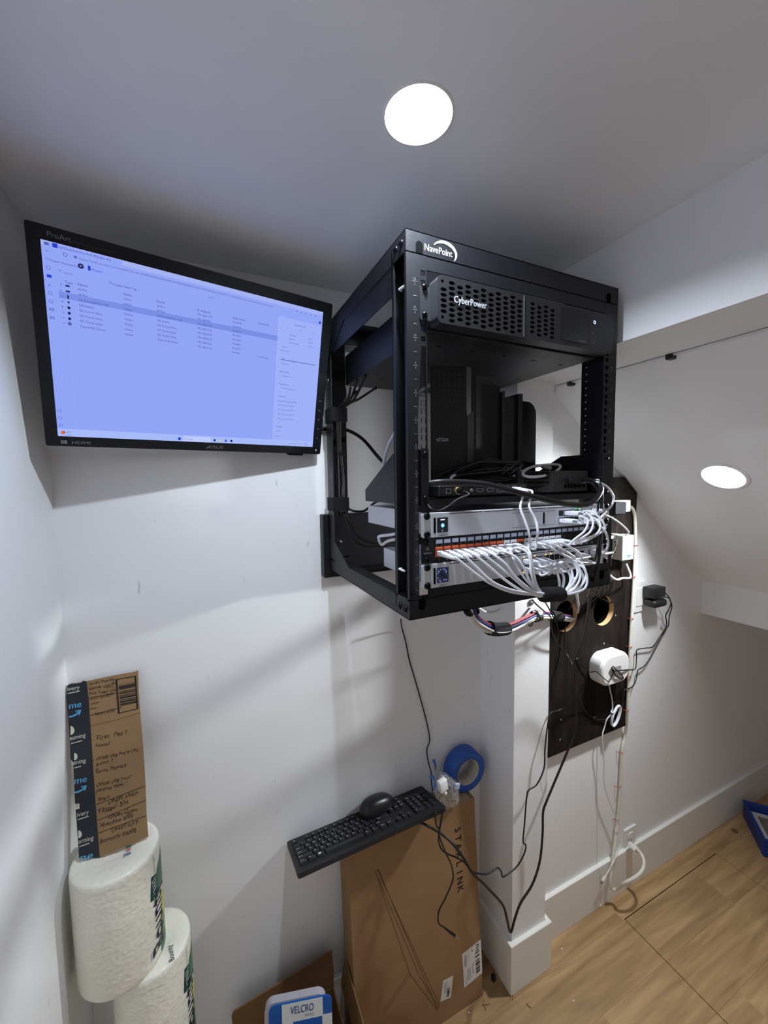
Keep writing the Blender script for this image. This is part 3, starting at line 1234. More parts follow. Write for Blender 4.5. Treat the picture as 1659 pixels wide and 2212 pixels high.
b.frect(FU, .7200, .7203, UZ0 + .013, UZ0 + .040, M_INKG, .0004)
b.build('button_legend', ups)
b = MB()
pb = V((px_, UY, .3075 + CAM_Z))
b.lathe([(.0042, 0), (.0042, .0012), (.0034, .0018), (0, .0018)], M_GLOSS, pb, (0, -1, 0), 20)
GL = emitter('blue_white_led', (.45, .6, 1.0), 2.2)
b.ribbon([pb + V((.0027 * math.cos(a), -.0021, .0027 * math.sin(a))) for a in [2 * math.pi * i / 20 for i in range(20)]], .0016, GL, (0, -1, 0), closed=True)
b.build('power_button', ups, label='power button with a lit blue ring')
for s, x0, x1 in ((-1, .3425, .364), (1, .785, .807)):
    b = MB()
    b.plate(rrect(x0, x1, UZ0 + .009, UZ1 - .012, .0035, 4), [], .0004, .0024, M_UPS, FF)
    o = b.build('ear', ups)
    for z in (.316, .2722):
        screw((.3515 if s < 0 else .798, YF - .0026, z + CAM_Z), (0, -1, 0), o, 'screw', .0048, M_SCREW)

# ------------------------------------------------------------------ cantilever shelf
SZ = -.0305 + CAM_Z
shelf = thing('rack_shelf', 'black steel rack shelf with raised side plates carrying the modems', 'shelf', V((.58, .6, SZ - .013)))
b = MB()
b.box(.3475, .798, YF + .004, .843, SZ - .0015, SZ, M_BLACK)
b.box(.362, .786, YF + .004, YF + .006, SZ - .0135, SZ, M_BLACK)
b.build('tray', shelf)
for s, x in ((-1, .3465), (1, .797)):
    b = MB()
    fy = Frame((x, 0, 0), (0, 1, 0), (0, 0, 1), (1, 0, 0))
    b.prism([(YF + .002, SZ - .0135), (.845, SZ - .0135), (.845, SZ + .012), (.70, SZ + .0835), (YF + .002, SZ + .0835)], -.001, .001, M_BLACK, fy)
    b.build('side_plate', shelf)
    b = MB()
    x0, x1 = (.3435, .3575) if s < 0 else (.793, .8155)
    b.plate(rrect(x0, x1, -.054 + CAM_Z, .0545 + CAM_Z, .002, 2), [], .0004, .0024, M_BLACK, FF)
    o = b.build('ear', shelf)
    for z in (.044, -.0305):
        screw((.3505 if s < 0 else .806, YF - .0026, z + CAM_Z), (0, -1, 0), o, 'screw', .0052)


# ------------------------------------------------------------------ silver gateway (unit 3) and silver switch (unit 1)
def silver_unit(name, label, cat, k, depth):
    z0, z1 = uz(k) + .0008, uz(k) + U - .0008
    t = thing(name, label, cat, V((.58, YF, z0)))
    b = MB()
    b.box(.364, .788, YF + .004, YF + depth, z0 + .001, z1 - .001, M_SILVER, .0008)
    b.build('case', t)
    b = MB()
    b.box(.3605, .7905, YF - .004, YF + .003, z0, z1, M_SILVER, .0008)
    # dark vent slits along the upper edge
    xs = [(.398, .470), (.473, .551), (.554, .628), (.632, .70), (.704, .765)]
    fr = Frame((0, YF - .004, 0), (1, 0, 0), (0, 0, 1))
    for a, c in xs:
        b.frect(fr, a, c, z1 - .0034, z1 - .0022, M_BLACKDEEP, .0002)
    b.build('faceplate', t)
    for s, x0, x1 in ((-1, .3425, .3595), (1, .7915, .8175)):
        b = MB()
        b.plate(rrect(x0, x1, z0 + .0004, z1 - .0004, .0035, 4), [], -.0004, .0034, M_SILVER, FF)
        o = b.build('ear', t)
        for dz in (.00635, .0381):
            screw((.3525 if s < 0 else .807, YF - .0036, uz(k) + dz), (0, -1, 0), o, 'thumb_screw', .0062)
    return t, z0, z1, fr


udm, z0, z1, fr = silver_unit('network_gateway', 'upper silver rack unit with a glowing blue ring display above the patch panel', 'network gateway', 3, .285)
M_LCD = mat('dark_display_glass', (38, 41, 48), .25)
zc3 = (z0 + z1) / 2
b = MB()
b.plate(rrect(.3725, .3945, zc3 - .0135, zc3 + .0125, .0016, 3), [], .0002, .0008, M_LCD, fr)
b.plate(rrect(.3655, .3695, zc3 - .014, zc3 + .013, .0015, 3), [], .0002, .0008, M_BLACKDEEP, fr)
RING = emitter('cyan_ring_light', (.16, .55, 1.0), 1.5)
WHITEG = emitter('white_screen_text', (.8, .9, 1.0), 1.1)
b.add([fr(.3835 + .0036 * math.cos(2 * math.pi * i / 24), zc3 - .0012 + .0036 * math.sin(2 * math.pi * i / 24), .0010) for i in range(24)], [tuple(range(24))], RING)
b.add([fr(.3835 + .0015 * math.cos(2 * math.pi * i / 24), zc3 - .0012 + .0015 * math.sin(2 * math.pi * i / 24), .0012) for i in range(24)], [tuple(range(24))], WHITEG)
b.frect(fr, .3790, .3878, zc3 + .0078, zc3 + .0096, WHITEG, .0010)
b.add([fr(.3825 + .0008 * math.cos(2 * math.pi * i / 10), zc3 - .0105 + .0008 * math.sin(2 * math.pi * i / 10), .0010) for i in range(10)], [tuple(range(10))], WHITEG)
b.build('display', udm, label='small dark display with a glowing blue ring')
b = MB()
for a, c, d, e in ((.541, .6525, .0004, 0), ):
    pts = [fr(.541, zc3 - .0155, .0003), fr(.6525, zc3 - .0155, .0003), fr(.6525, zc3 + .0125, .0003), fr(.541, zc3 + .0125, .0003)]
    b.ribbon(pts, .0007, M_GREYP, fr.n, closed=True)
b.build('drive_bay', udm)
b = MB()
b.plate(rrect(.6205, .6245, zc3 - .0125, zc3 + .0105, .001, 2), [], .0002, .0005, M_BLACKDEEP, fr)
b.build('bay_latch', udm)
b = MB()
b.text('UDM Pro', fr, .3775, zc3 - .0198, .0026, M_INKB, z=.0004)
b.build('model_print', udm)
SOCK = mat('dark_port_socket', (12, 12, 13), .6)
UDM_P = []
for r in range(2):
    for c in range(4):
        x, z = .670 + c * .0148, zc3 + (.0065 if r == 0 else -.0085)
        UDM_P.append(V((x, YF - .004, z)))
        b = MB()
        b.box(x - .0062, x + .0062, YF - .0046, YF + .002, z - .0056, z + .0056, SOCK)
        b.build('network_port', udm)
UDM_W = []
for i, (x, z, w, h) in enumerate([(.737, zc3 + .0065, .0124, .0112), (.741, zc3 - .0095, .0135, .0095), (.765, zc3 + .0085, .0135, .0095), (.765, zc3 - .0095, .0135, .0095)]):
    UDM_W.append(V((x, YF - .004, z)))
    b = MB()
    b.box(x - w / 2, x + w / 2, YF - .0046, YF + .002, z - h / 2, z + h / 2, SOCK)
    b.build('fiber_port' if i else 'network_port', udm)
LEDG = emitter('green_led', (.1, 1.0, .25), 1.6)
LEDA = emitter('amber_led', (1.0, .62, .12), 1.8)
b = MB()
for x in (.7105, .7215):
    b.box(x, x + .0034, YF - .0048, YF - .0036, zc3 + .0132, zc3 + .0148, LEDG)
b.build('status_light', udm, label='green link lights')

sw, z0, z1, fr = silver_unit('network_switch', 'lower silver rack unit with a dark blue square display, lowest in the rack', 'network switch', 1, .20)
zc1 = (z0 + z1) / 2
b = MB()
b.plate(rrect(.3712, .3955, zc1 - .0135, zc1 + .0135, .0016, 3), [], .0002, .0008, mat('blue_display_glass', (62, 70, 104), .3, noise=.3, nscale=160), fr)
b.plate(rrect(.3648, .3686, zc1 - .015, zc1 + .014, .0015, 3), [], .0002, .0008, M_BLACKDEEP, fr)
DOTB = emitter('violet_dot', (.3, .35, .9), .9)
for x, z in ((.3745, .008), (.3765, -.009), (.3785, .010), (.384, .0105), (.3875, .0095), (.390, .007), (.3735, .004), (.3735, -.005), (.386, -.009), (.390, -.009), (.3765, .006), (.379, -.011), (.3905, .0045)):
    s = .0009
    b.frect(fr, x - s, x + s, zc1 + z - s, zc1 + z + s, DOTB, .0010)
b.ribbon([fr(.376, zc1 + .004, .0010), fr(.384, zc1, .0010), fr(.392, zc1 - .005, .0010)], .005, mat('display_dark_band', (36, 42, 70), .4), fr.n)  # darker diagonal band across the display glass
b.build('display', sw, label='small dark blue square display')
b = MB()
b.text('USW 24', fr, .3775, zc1 - .0198, .0026, M_INKB, z=.0004)
b.build('model_print', sw)
SW_P = []
for r in range(2):
    for c in range(12):
        x = .5745 + c * .0142 + (c // 4) * .0012
        z = zc1 + (.0065 if r == 0 else -.0085)
        SW_P.append(V((x, YF - .004, z)))
        b = MB()
        b.box(x - .0061, x + .0061, YF - .0046, YF + .002, z - .0056, z + .0056, SOCK)
        b.build('network_port', sw)
SW_S = []
for r in range(2):
    x, z = .7625, zc1 + (.0085 if r == 0 else -.0105)
    SW_S.append(V((x, YF - .004, z)))
    b = MB()
    b.box(x - .0068, x + .0068, YF - .0046, YF + .002, z - .005, z + .005, SOCK)
    b.build('fiber_port', sw)
for c in (0, 2, 4, 5):
    b = MB()
    x = SW_P[c].x
    b.box(x - .005, x - .0018, YF - .0050, YF - .0036, zc1 + .0128, zc1 + .0146, LEDA)
    b.build('link_light', sw, label='lit amber link light')
b = MB()
b.box(SW_P[12].x - .005, SW_P[12].x - .0018, YF - .0050, YF - .0036, zc1 - .0168, zc1 - .015, LEDA)
b.build('link_light', sw, label='lit amber link light')

# ------------------------------------------------------------------ patch panel (unit 2)
pp = thing('patch_bay', 'black 24 port patch panel with orange and white jacks between the silver units', 'patch panel', V((.58, YF, uz(2))))
b = MB()
z0, z1 = uz(2) + .0005, uz(2) + U - .0005
b.plate(rrect(.3435, .8165, z0, z1, .002, 2), [], -.001, .002, M_BLACK, FF)
b.box(.366, .79, YF + .001, YF + .03, z0 + .004, z1 - .004, M_BLACK)
b.text('(•(', FF, .3515, uz(2) + .024, .005, M_INKW, z=.0024, width=.0055)
b.text('Cable Matters', FF, .3465, uz(2) + .0175, .0026, M_INKW, z=.0024, width=.0155)
for k in range(24):
    b.text(str(k + 1), FF, .3772 + k * .01692, z0 + .0028, .0044, M_INKW, z=.0024, align='c')
b.build('face', pp)
for x in (.3525, .807):
    for dz in (.00635, .0381):
        screw((x, YF - .0022, uz(2) + dz), (0, -1, 0), pp, 'screw', .0056)
M_ORG = mat('orange_jack_plastic', (214, 92, 48), .45)
M_JW = mat('white_jack_plastic', (225, 226, 230), .4)
M_LABEL = mat('pale_label_paper', (178, 188, 208), .5)
ORANGE = {0, 1, 2, 3, 4, 5, 6, 7, 8, 11}
WHITE = {9, 10, 12, 13, 14, 15, 16, 17}
PP_P = []
zj = uz(2) + .0195
for k in range(24):
    x = .3772 + k * .01692
    PP_P.append(V((x, YF - .003, zj - .002)))
    b = MB()
    mj = M_ORG if k in ORANGE else (M_JW if k in WHITE else SOCK)
    b.box(x - .0072, x + .0072, YF - .0042, YF + .004, zj - .0095, zj + .0085, mj, .0006)
    b.box(x - .0058, x + .0058, YF - .0046, YF, zj - .0065, zj + .0035, SOCK)
    o = b.build('jack', pp, label=('orange jack' if k in ORANGE else 'white jack' if k in WHITE else 'empty black jack'))
    b = MB()
    b.box(x - .0076, x + .0076, YF - .0032, YF, zj + .0095, zj + .0225, M_PLASTIC, .0004)
    b.box(x - .0066, x + .0066, YF - .0036, YF, zj + .0145, zj + .0212, M_LABEL)
    b.box(x - .003, x + .003, YF - .0038, YF, zj + .0108, zj + .0124, M_BLACKDEEP)
    b.build('label_window', pp)
# ------------------------------------------------------------------ devices standing on the shelf
M_MESHA = mesh_pattern('perforated_black_mesh', (20, 21, 24), (33, 34, 38), 130, (1, .01, 1))
M_MESHB = mesh_pattern('fine_dark_mesh', (13, 14, 16), (22, 23, 26), 200, (1, .01, 1))
t = thing('modem', 'tall black mesh fronted cable modem with a raised grey centre ridge, leftmost on the shelf', 'modem', (.50, .77, SZ))
b = MB()
zt = .236 + CAM_Z
# front left mesh wing
b.prism([(.4445, .7225), (.519, .700), (.5345, .705), (.535, .80), (.527, .80), (.510, .735)], SZ, zt, M_PLASTIC)
b.build('body', t)
b = MB()
fa = Frame(V((.4445, .7225, SZ)), V((.0745, -.0225, 0)), (0, 0, 1))
b.frect(fa, .002, .077, .006, zt - SZ - .004, M_MESHA, .0006)
lgA = Frame(fa(.0125, .112, .0012), fa.u, (0, 0, 1))
b.text('NETGEAR', lgA, 0, 0, .0062, M_INKW, z=0, width=.0255)
b.build('mesh_front', t)
b = MB()
fb_ = Frame(V((.519, .700, SZ)), (1, .0, 0), (0, 0, 1))
b.prism([(.0, .045), (.0155, .030), (.0155, .175), (.0, .163)], .0, .004, mat('grey_ridge_plastic', (56, 57, 61), .45), fb_)
b.build('ridge', t)

t = thing('router', 'tall black router with fine dark mesh front, second from the left on the shelf', 'router', (.60, .77, SZ))
b = MB()
b.prism([(.536, .715), (.548, .708), (.622, .716), (.628, .80), (.540, .80)], SZ, .222 + CAM_Z, M_PLASTIC)
b.build('body', t)
b = MB()
fa = Frame(V((.548, .708, SZ)), V((.074, .008, 0)), (0, 0, 1))
b.frect(fa, .002, .072, .01, .245, M_MESHB, .0006)
b.build('mesh_front', t)

t = thing('modem', 'flat fronted black modem with small printed status names between two upright fins', 'modem', (.66, .77, SZ))
b = MB()
b.prism([(.625, .722), (.668, .716), (.668, .83), (.625, .83)], SZ, .186 + CAM_Z, M_PLASTIC)
fa = Frame(V((.625, .722, SZ)), V((.043, -.006, 0)), (0, 0, 1))
for i, s in enumerate(('Power', 'Online', 'Voice')):
    b.text(s, fa, .003, .2005 - i * .0135, .0036, M_INKG, z=.0005)
b.build('body', t)
for x0, x1, h in ((.6215, .6255, .195), (.668, .6775, .193)):
    b = MB()
    b.prism([(x0, .708), (x1, .704), (x1, .85), (x0, .85)], SZ, h + CAM_Z, M_PLASTIC)
    b.build('fin', t)

t = thing('wireless_router', 'rounded black gateway tower with a blue light at its top, rightmost on the shelf', 'router', (.73, .79, SZ))
prof = [(.684, SZ + .012), (.748, SZ + .012)]
xa, xb, zt = .684, .755, .187 + CAM_Z
outl = [(xa, SZ + .010), (xb - .006, SZ + .010), (xb, SZ + .05), (xb, zt - .035)]
for i in range(1, 9):
    a = math.pi / 2 * i / 8
    outl.append((xb - .030 + .030 * math.cos(a), zt - .030 + .030 * math.sin(a)))
outl += [(xa, zt)]
b = MB()
fr_ = Frame((0, .83, 0), (1, 0, 0), (0, 0, 1))
sm = [((p[0] - .72) * .96 + .72, p[1] - (.002 if p[1] > SZ + .1 else 0)) for p in outl]
b.prism(outl, 0, .085, M_GLOSS, fr_, smooth=True)
b.prism(outl, .085, .092, M_GLOSS, fr_, top=sm, smooth=True)
b.build('body', t)
b = MB()
b.prism([(.690, .745), (.757, .745), (.762, .83), (.684, .83)], SZ, SZ + .012, M_PLASTIC)
b.build('base', t)
b = MB()
b.box(.688, .700, .7372, .7384, zt - .0055, zt - .003, emitter('deep_blue_led', (.05, .1, 1.0), 1.2))
b.build('status_light', t, label='blue status light strip')

# small receiver box with sockets along its front
AY = YF + .0065
t = thing('network_box', 'thin black box with a row of sockets along its front edge, lying on the shelf', 'network box', (.48, .66, SZ))
b = MB()
b.box(.3835, .5905, AY, AY + .12, SZ + .001, SZ + .0215, M_PLASTIC, .002)
fr = Frame((0, AY, SZ), (1, 0, 0), (0, 0, 1))
b.frect(fr, .376, .380, .003, .016, M_INKG, .0002) if False else None
b.build('case', t)
M_RIM = mat('grey_socket_rim', (128, 130, 136), .4, metal=.3)


def sock(x, z, w, h, rim=True, cut=0.0):
    bb = MB()
    if cut:
        o = [(x - w / 2 + cut, z - h / 2), (x + w / 2 - cut, z - h / 2), (x + w / 2, z - h / 2 + cut), (x + w / 2, z + h / 2), (x - w / 2, z + h / 2), (x - w / 2, z - h / 2 + cut)]
    else:
        o = [(x - w / 2, z - h / 2), (x + w / 2, z - h / 2), (x + w / 2, z + h / 2), (x - w / 2, z + h / 2)]
    k = .0011
    i_ = [((p[0] - x) * (1 - 2 * k / w) + x, (p[1] - z) * (1 - 2 * k / h) + z) for p in o]
    bb.plate(o, [i_], 0, .0008, M_RIM, fr)
    bb.plate(i_, [], .0001, .0003, SOCK, fr)
    return bb


sock(.403, .0115, .010, .009).build('optical_socket', t)
b = MB()
b.lathe([(.0030, .0), (.0030, .002), (.0016, .002), (.0016, .0005), (0, .0005)], M_RIM, V((.4535, AY, SZ + .0115)), (0, -1, 0), 16)
b.build('round_socket', t)
for x in (.4725, .4965):
    sock(x, .0112, .0155, .0062, cut=.0022).build('video_socket', t)
for x in (.5195, .5345, .5555, .5755):
    sock(x, .0122, .0135, .0115).build('network_socket', t)
b = MB()
pw = V((.4215, AY, SZ + .0115))
b.lathe([(.0068, 0), (.0068, .006), (.0058, .0065), (.0048, .006)], mat('brass_ring', (150, 135, 95), .35, metal=.8), pw, (0, -1, 0), 20)
b.cyl(pw, pw + V((.003, -.022, -.002)), .0044, M_PLASTIC, r1=.0038, seg=14)
o = b.build('power_plug', None, 'black barrel plug pushed into the thin socket box on the shelf', 'plug')

# mini computer
t = thing('mini_computer', 'small dark grey computer with slotted vents standing at the right end of the shelf', 'mini computer', (.69, .67, SZ))
b = MB()
bot = [(.6005, .636), (.6655, .604), (.7745, .6085), (.780, .72), (.606, .73)]
top = [(.6045, .640), (.676, .609), (.7785, .612), (.781, .72), (.609, .73)]
b.prism(bot, SZ + .003, SZ + .047, M_GREYP, top=top)
b.build('case', t)
b = MB()
fv = Frame(V((.6005, .636, SZ + .003)), V((.068, -.0315, 0)), V((.004, .0045, .044)))
for i in range(15):
    for j in range(4):
        x, z = .014 + i * .0036, .0075 + j * .0095
        b.plate([(x, z), (x + .0018, z), (x + .0018, z + .0068), (x, z + .0068)], [], .0001, .0004, M_BLACKDEEP, fv)
fw = Frame(V((.6655, .604, SZ + .003)), V((.109, .0045, 0)), V((.007, .004, .044)))
for i in range(7):
    x = .034 + i * .0098
    b.plate([(x, .008), (x + .0068, .008), (x + .0068, .0155), (x, .0155)], [], .0001, .0004, M_BLACKDEEP, fw)
b.build('vents', t)
b = MB()
b.box(.705, .742, .594, .609, SZ + .022, SZ + .032, M_PLASTIC, .002)
b.cyl(V((.742, .600, SZ + .027)), V((.762, .590, SZ + .027)), .0055, M_CABLEB, r1=.004)
b.build('cable_plug', None, 'thick black plug in the front of the small dark grey computer', 'plug')


# ------------------------------------------------------------------ cables
def cable(name, label, cat, pts, r, m, group=None, n=12, seg=10, ends=()):
    P = cr_curve(pts, n)
    if ends:
        t = thing(name, label, cat, P[0], group)
        MB().tube(P, r, m, seg).build('jacket', t)
        for e in ends:
            nm, mb = e
            mb.build(nm, t)
        return t
    return MB().tube(P, r, m, seg).build(name, None, label, cat, group, origin=P[0])


def boot(p, d, m=M_CABLEW, L=.042):
    """modular plug with a long ribless boot leaving p along d"""
    d = V(d).normalized()
    s = d.cross(V((0, 0, 1))).normalized()
    up = s.cross(d)
    fr = Frame(p, s, up, d)
    mb = MB()
    mb.prism(rrect(-.0053, .0053, -.0040, .0040, .0008, 2), -.006, .012, m, fr)
    a = rrect(-.0048, .0048, -.0043, .0043, .0016, 3)
    c = rrect(-.0031, .0031, -.0030, .0030, .0026, 3)
    mb.prism(a, .011, L, m, fr, top=c, smooth=True)
    return mb


BUNDLE_IN = onY(1172, 1285, .505)
BUNDLE_OUT = onY(1212, 1283, .512)
BA = (BUNDLE_OUT - BUNDLE_IN).normalized()
b = MB()
prof = [(0, -.004), (.0105, -.003), (.0128, 0), (.0132, .004), (.0134, (BUNDLE_OUT - BUNDLE_IN).length - .004), (.0125, (BUNDLE_OUT - BUNDLE_IN).length), (.0105, (BUNDLE_OUT - BUNDLE_IN).length + .003), (0, (BUNDLE_OUT - BUNDLE_IN).length + .004)]
b.lathe(prof, M_VELCRO, BUNDLE_IN, BA, 28)
b.build('cable_wrap', None, 'black hook and loop sleeve gathering the white patch cables below the rack', 'cable wrap', origin=BUNDLE_IN)

PATCHG = 'white patch cables of the sleeved bundle'
CR = .0022
# (port, switch port index, [photo way-points before the sleeve (x, y, depth)], exit way-points)
plan = [
    (0, 12, [(985, 1205, .53), (1022, 1235, .52), (1062, 1262, .512), (1110, 1280, .505)], [(1240, 1281, .515), (1258, 1262, .512), (1256, 1236, .515), (1228, 1214, .525)]),
    (1, 0, [(1003, 1200, .53), (1032, 1228, .52), (1066, 1258, .51), (1112, 1276, .503)], [(1238, 1279, .51), (1262, 1256, .505), (1264, 1232, .508), (1244, 1212, .52)]),
    (2, 13, [(1024, 1198, .53), (1058, 1225, .518), (1090, 1252, .51), (1128, 1276, .505)], [(1222, 1276, .52), (1232, 1256, .518), (1228, 1236, .522), (1206, 1218, .53)]),
    (3, 1, [(1042, 1197, .53), (1076, 1222, .52), (1108, 1248, .51), (1140, 1274, .505)], [(1224, 1272, .516), (1236, 1252, .514), (1234, 1232, .52), (1216, 1214, .53)]),
    (4, 14, [(1060, 1195, .53), (1090, 1216, .515), (1112, 1244, .508), (1142, 1270, .503)], [(1214, 1276, .526), (1218, 1252, .526), (1212, 1234, .53), (1194, 1220, .535)]),
    (5, 2, [(1083, 1191, .53), (1112, 1202, .515), (1130, 1224, .506), (1146, 1258, .502)], [(1236, 1276, .508), (1252, 1252, .508), (1252, 1230, .512), (1236, 1210, .522)]),
    (6, 15, [(1100, 1186, .53), (1112, 1214, .518), (1130, 1244, .508), (1152, 1270, .504)], [(1208, 1278, .53), (1208, 1256, .53), (1202, 1236, .533), (1186, 1222, .537)]),
    (7, 3, [(1112, 1184, .532), (1134, 1190, .52), (1144, 1206, .512), (1150, 1250, .504)], [(1230, 1270, .512), (1246, 1246, .511), (1246, 1228, .516), (1232, 1210, .525)]),
    (8, 16, [(1128, 1181, .532), (1141, 1188, .52), (1147, 1204, .512), (1156, 1254, .506)], [(1226, 1284, .506), (1262, 1272, .5), (1268, 1246, .502), (1254, 1222, .512)]),
]
random.seed(3)
for port, spi, a, c in plan:
    p0 = PP_P[port]
    e0 = p0 + V((.001, -.050, -.003))
    p1 = SW_P[spi]
    e1 = p1 + V((.002, -.046, -.004))
    ja = V((0, random.uniform(-.005, .005), random.uniform(-.005, .005)))
    pts = [p0 + V((.0008, -.040, -.002)), e0] + [onY(*q) for q in a] + [BUNDLE_IN + ja * .9, BUNDLE_IN.lerp(BUNDLE_OUT, .5) + ja, BUNDLE_OUT + ja * .9] + [onY(*q) for q in c] + [e1, p1 + V((.0012, -.034, -.002))]
    cable('patch_cable', 'white patch cable from patch panel port %d down through the black sleeve' % (port + 1), 'network cable', pts, CR, M_CABLEW, PATCHG, 8, 8,
          [('plug', boot(p0, (.02, -1, -.06))), ('plug', boot(p1, (.04, -1, -.08), L=.038))])

# ports 10 and 11 rise to the thin box on the shelf
for k, port, way, endx in ((0, 9, [(1143, 1172, .535), (1144, 1155, .528), (1134, 1125, .535), (1124, 1095, .545)], .5345),
                           (1, 10, [(1158, 1168, .535), (1162, 1150, .528), (1156, 1122, .535), (1143, 1092, .545)], .5555)):
    p0 = PP_P[port]
    p1 = V((endx, AY, SZ + .012))
    pts = [p0 + V((.001, -.038, -.001)), p0 + V((.003, -.052, 0))] + [onY(*q) for q in way] + [p1 + V((.006, -.040, -.006)), p1 + V((.004, -.03, -.002))]
    cable('patch_cable', 'white patch cable looping up from port %d to the thin box on the shelf' % (port + 1), 'network cable', pts, CR, M_CABLEW, 'white patch cables to the shelf', 8, 8,
          [('plug', boot(p0, (.05, -1, -.02))), ('plug', boot(p1, (.12, -1, -.1), L=.034))])

# ports 13-15 run straight across to the right end of the switch
for port, spi, way in ((12, 9, [(1176, 1176, .53), (1205, 1192, .525), (1232, 1206, .53), (1240, 1213, .545)]),
                       (13, 10, [(1188, 1173, .53), (1218, 1189, .522), (1240, 1203, .525), (1244, 1208, .54)]),
                       (14, 11, [(1204, 1171, .53), (1232, 1182, .522), (1254, 1198, .52), (1254, 1210, .53), (1244, 1214, .545)])):
    p0 = PP_P[port]
    p1 = SW_P[spi + 12] if port != 13 else SW_P[spi]
    pts = [p0 + V((.001, -.038, -.001)), p0 + V((.002, -.05, -.002))] + [onY(*q) for q in way] + [p1 + V((.0, -.03, -.001)), p1 + V((0, -.02, 0))]
    cable('patch_cable', 'white patch cable from port %d bending right and down to the lower silver unit' % (port + 1), 'network cable', pts, CR, M_CABLEW, 'white patch cables straight to the switch', 8, 8,
          [('plug', boot(p0, (.03, -1, -.03))), ('plug', boot(p1, (.02, -1, 0), L=.030))])

# loops from the gateway back to the panel
udm_plan = [
    (15, 4, 'innermost', [(1252, 1116, .54), (1266, 1120, .53), (1270, 1130, .525), (1262, 1148, .525), (1240, 1166, .53)]),
    (16, 1, 'second from inside', [(1266, 1108, .54), (1278, 1118, .53), (1281, 1134, .522), (1272, 1152, .52), (1245, 1169, .53)]),
    (17, 5, 'third from inside', [(1274, 1116, .54), (1290, 1124, .53), (1297, 1136, .52), (1288, 1154, .518), (1250, 1170, .53)]),
]
for port, ui, word, way in udm_plan:
    p1, p0 = PP_P[port], UDM_P[ui]
    pts = [p0 + V((.001, -.036, -.001)), p0 + V((.004, -.048, -.001))] + [onY(*q) for q in way] + [p1 + V((.006, -.050, .0)), p1 + V((.002, -.036, 0))]
    cable('patch_cable', 'patch cable arching from the upper silver unit to port %d, %s of the arches' % (port + 1, word.split()[0]), 'network cable', pts, CR, M_CABLEW, 'arching white patch cables', 8, 8,
          [('plug', boot(p0, (.05, -1, -.02))), ('plug', boot(p1, (.06, -1, 0)))])
p0, p1 = UDM_P[2], UDM_P[6]
pts = [p0 + V((.002, -.036, 0)), p0 + V((.01, -.05, -.001)), onY(1284, 1108, .535), onY(1298, 1122, .525), onY(1307, 1138, .52), onY(1303, 1147, .522), onY(1285, 1158, .525), onY(1262, 1170, .53), onY(1240, 1172, .54), PP_P[18] + V((0, -.03, -.004))]
cable('patch_cable', 'white patch cable making the widest arch at the right end of the upper silver unit', 'network cable', pts, CR, M_CABLEW, 'arching white patch cables', 8, 8, [('plug', boot(p0, (.08, -1, -.01)))])
p0 = UDM_W[2]
pts = [p0 + V((0, -.03, 0)), onY(1292, 1128, .535), onY(1303, 1143, .525), onY(1312, 1160, .522), onY(1313, 1180, .525), onY(1305, 1196, .535), SW_S[0] + V((.02, -.035, .001)), SW_S[0] + V((.0, -.030, .001))]
cable('patch_cable', 'white cable curving down the right edge between the two silver units', 'network cable', pts, CR, M_CABLEW, 'white cables at the right rack edge', 10, 8, [('plug', boot(SW_S[0], (.25, -1, 0), L=.03)), ('plug', boot(UDM_W[2], (.1, -1, 0), L=.03))])
mp = V((.768, .6085, SZ + .024))
pts = [mp + V((.002, -.022, 0)), onY(1292, 1042, .575), onY(1312, 1052, .57), onY(1325, 1075, .57), onY(1318, 1096, .57), onY(1300, 1105, .575), onY(1290, 1107, .58), UDM_W[0] + V((.012, -.03, 0)), UDM_W[0] + V((.002, -.02, 0))]
cable('patch_cable', 'white cable looping from the small dark grey computer to the upper silver unit', 'network cable', pts, CR, M_CABLEW, 'white cables at the right rack edge', 10, 8, [('plug', boot(mp, (.12, -1, .05), L=.03)), ('plug', boot(UDM_W[0], (.15, -1, 0), L=.03))])
p0 = UDM_W[1]
pts = [p0 + V((.002, -.03, 0)), onY(1300, 1113, .575), onY(1313, 1115, .58), onY(1330, 1124, .62), onY(1348, 1138, .68), onY(1358, 1150, .72), onY(1352, 1155, .75), onY(1338, 1155, .74), onY(1318, 1153, .68), onY(1300, 1152, .66)]
cable('patch_cable', 'white cable leaving the rack rightwards and doubling back above the beige box', 'network cable', pts, CR, M_CABLEW, 'white cables at the right rack edge', 10, 8, [('plug', boot(p0, (.25, -1, 0), L=.036))])
# cable from the sleeve into the left hole
pts = [BUNDLE_OUT + V((0, 0, .003)), onY(1236, 1272, .53), onY(1240, 1250, .56), onY(1247, 1292, .74), onY(1250, 1312, .88), onY(1247, 1326, .97), onY(1236, 1330, 1.03)]
cable('network_cable', 'single white cable dropping behind the rack edge into the left hole of the dark board', 'network cable', pts, .0031, M_CABLEW)

# white cable loop lying on the shelf
pts = [onY(1076, 1046, .66), onY(1092, 1034, .655), onY(1110, 1029, .65), onY(1128, 1018, .645), onY(1150, 1009, .66), onY(1180, 1004, .67), onY(1205, 1004, .66), onY(1210, 1010, .64), onY(1196, 1021, .625), onY(1168, 1029, .615), onY(1140, 1030, .615), onY(1129, 1023, .625), onY(1140, 1013, .65), onY(1158, 1006, .68), onY(1176, 1007, .70)]
cable('network_cable', 'white cable coiled in an open loop on top of the shelf devices', 'network cable', pts, .0030, M_CABLEW, None, 10, 8,
      [('plug', MB().tube([onY(1108, 1033, .652), onY(1122, 1025, .648)], .0052, M_CABLEW, 10, rfun=lambda s: 1 - .3 * s)), ('plug', MB().tube([onY(1172, 1007, .70), onY(1188, 1012, .70)], .0058, M_CABLEW, 8))])
pts = [onY(974, 1043, .63), onY(975, 1032, .635), onY(982, 1027, .645), onY(990, 1029, .66)]
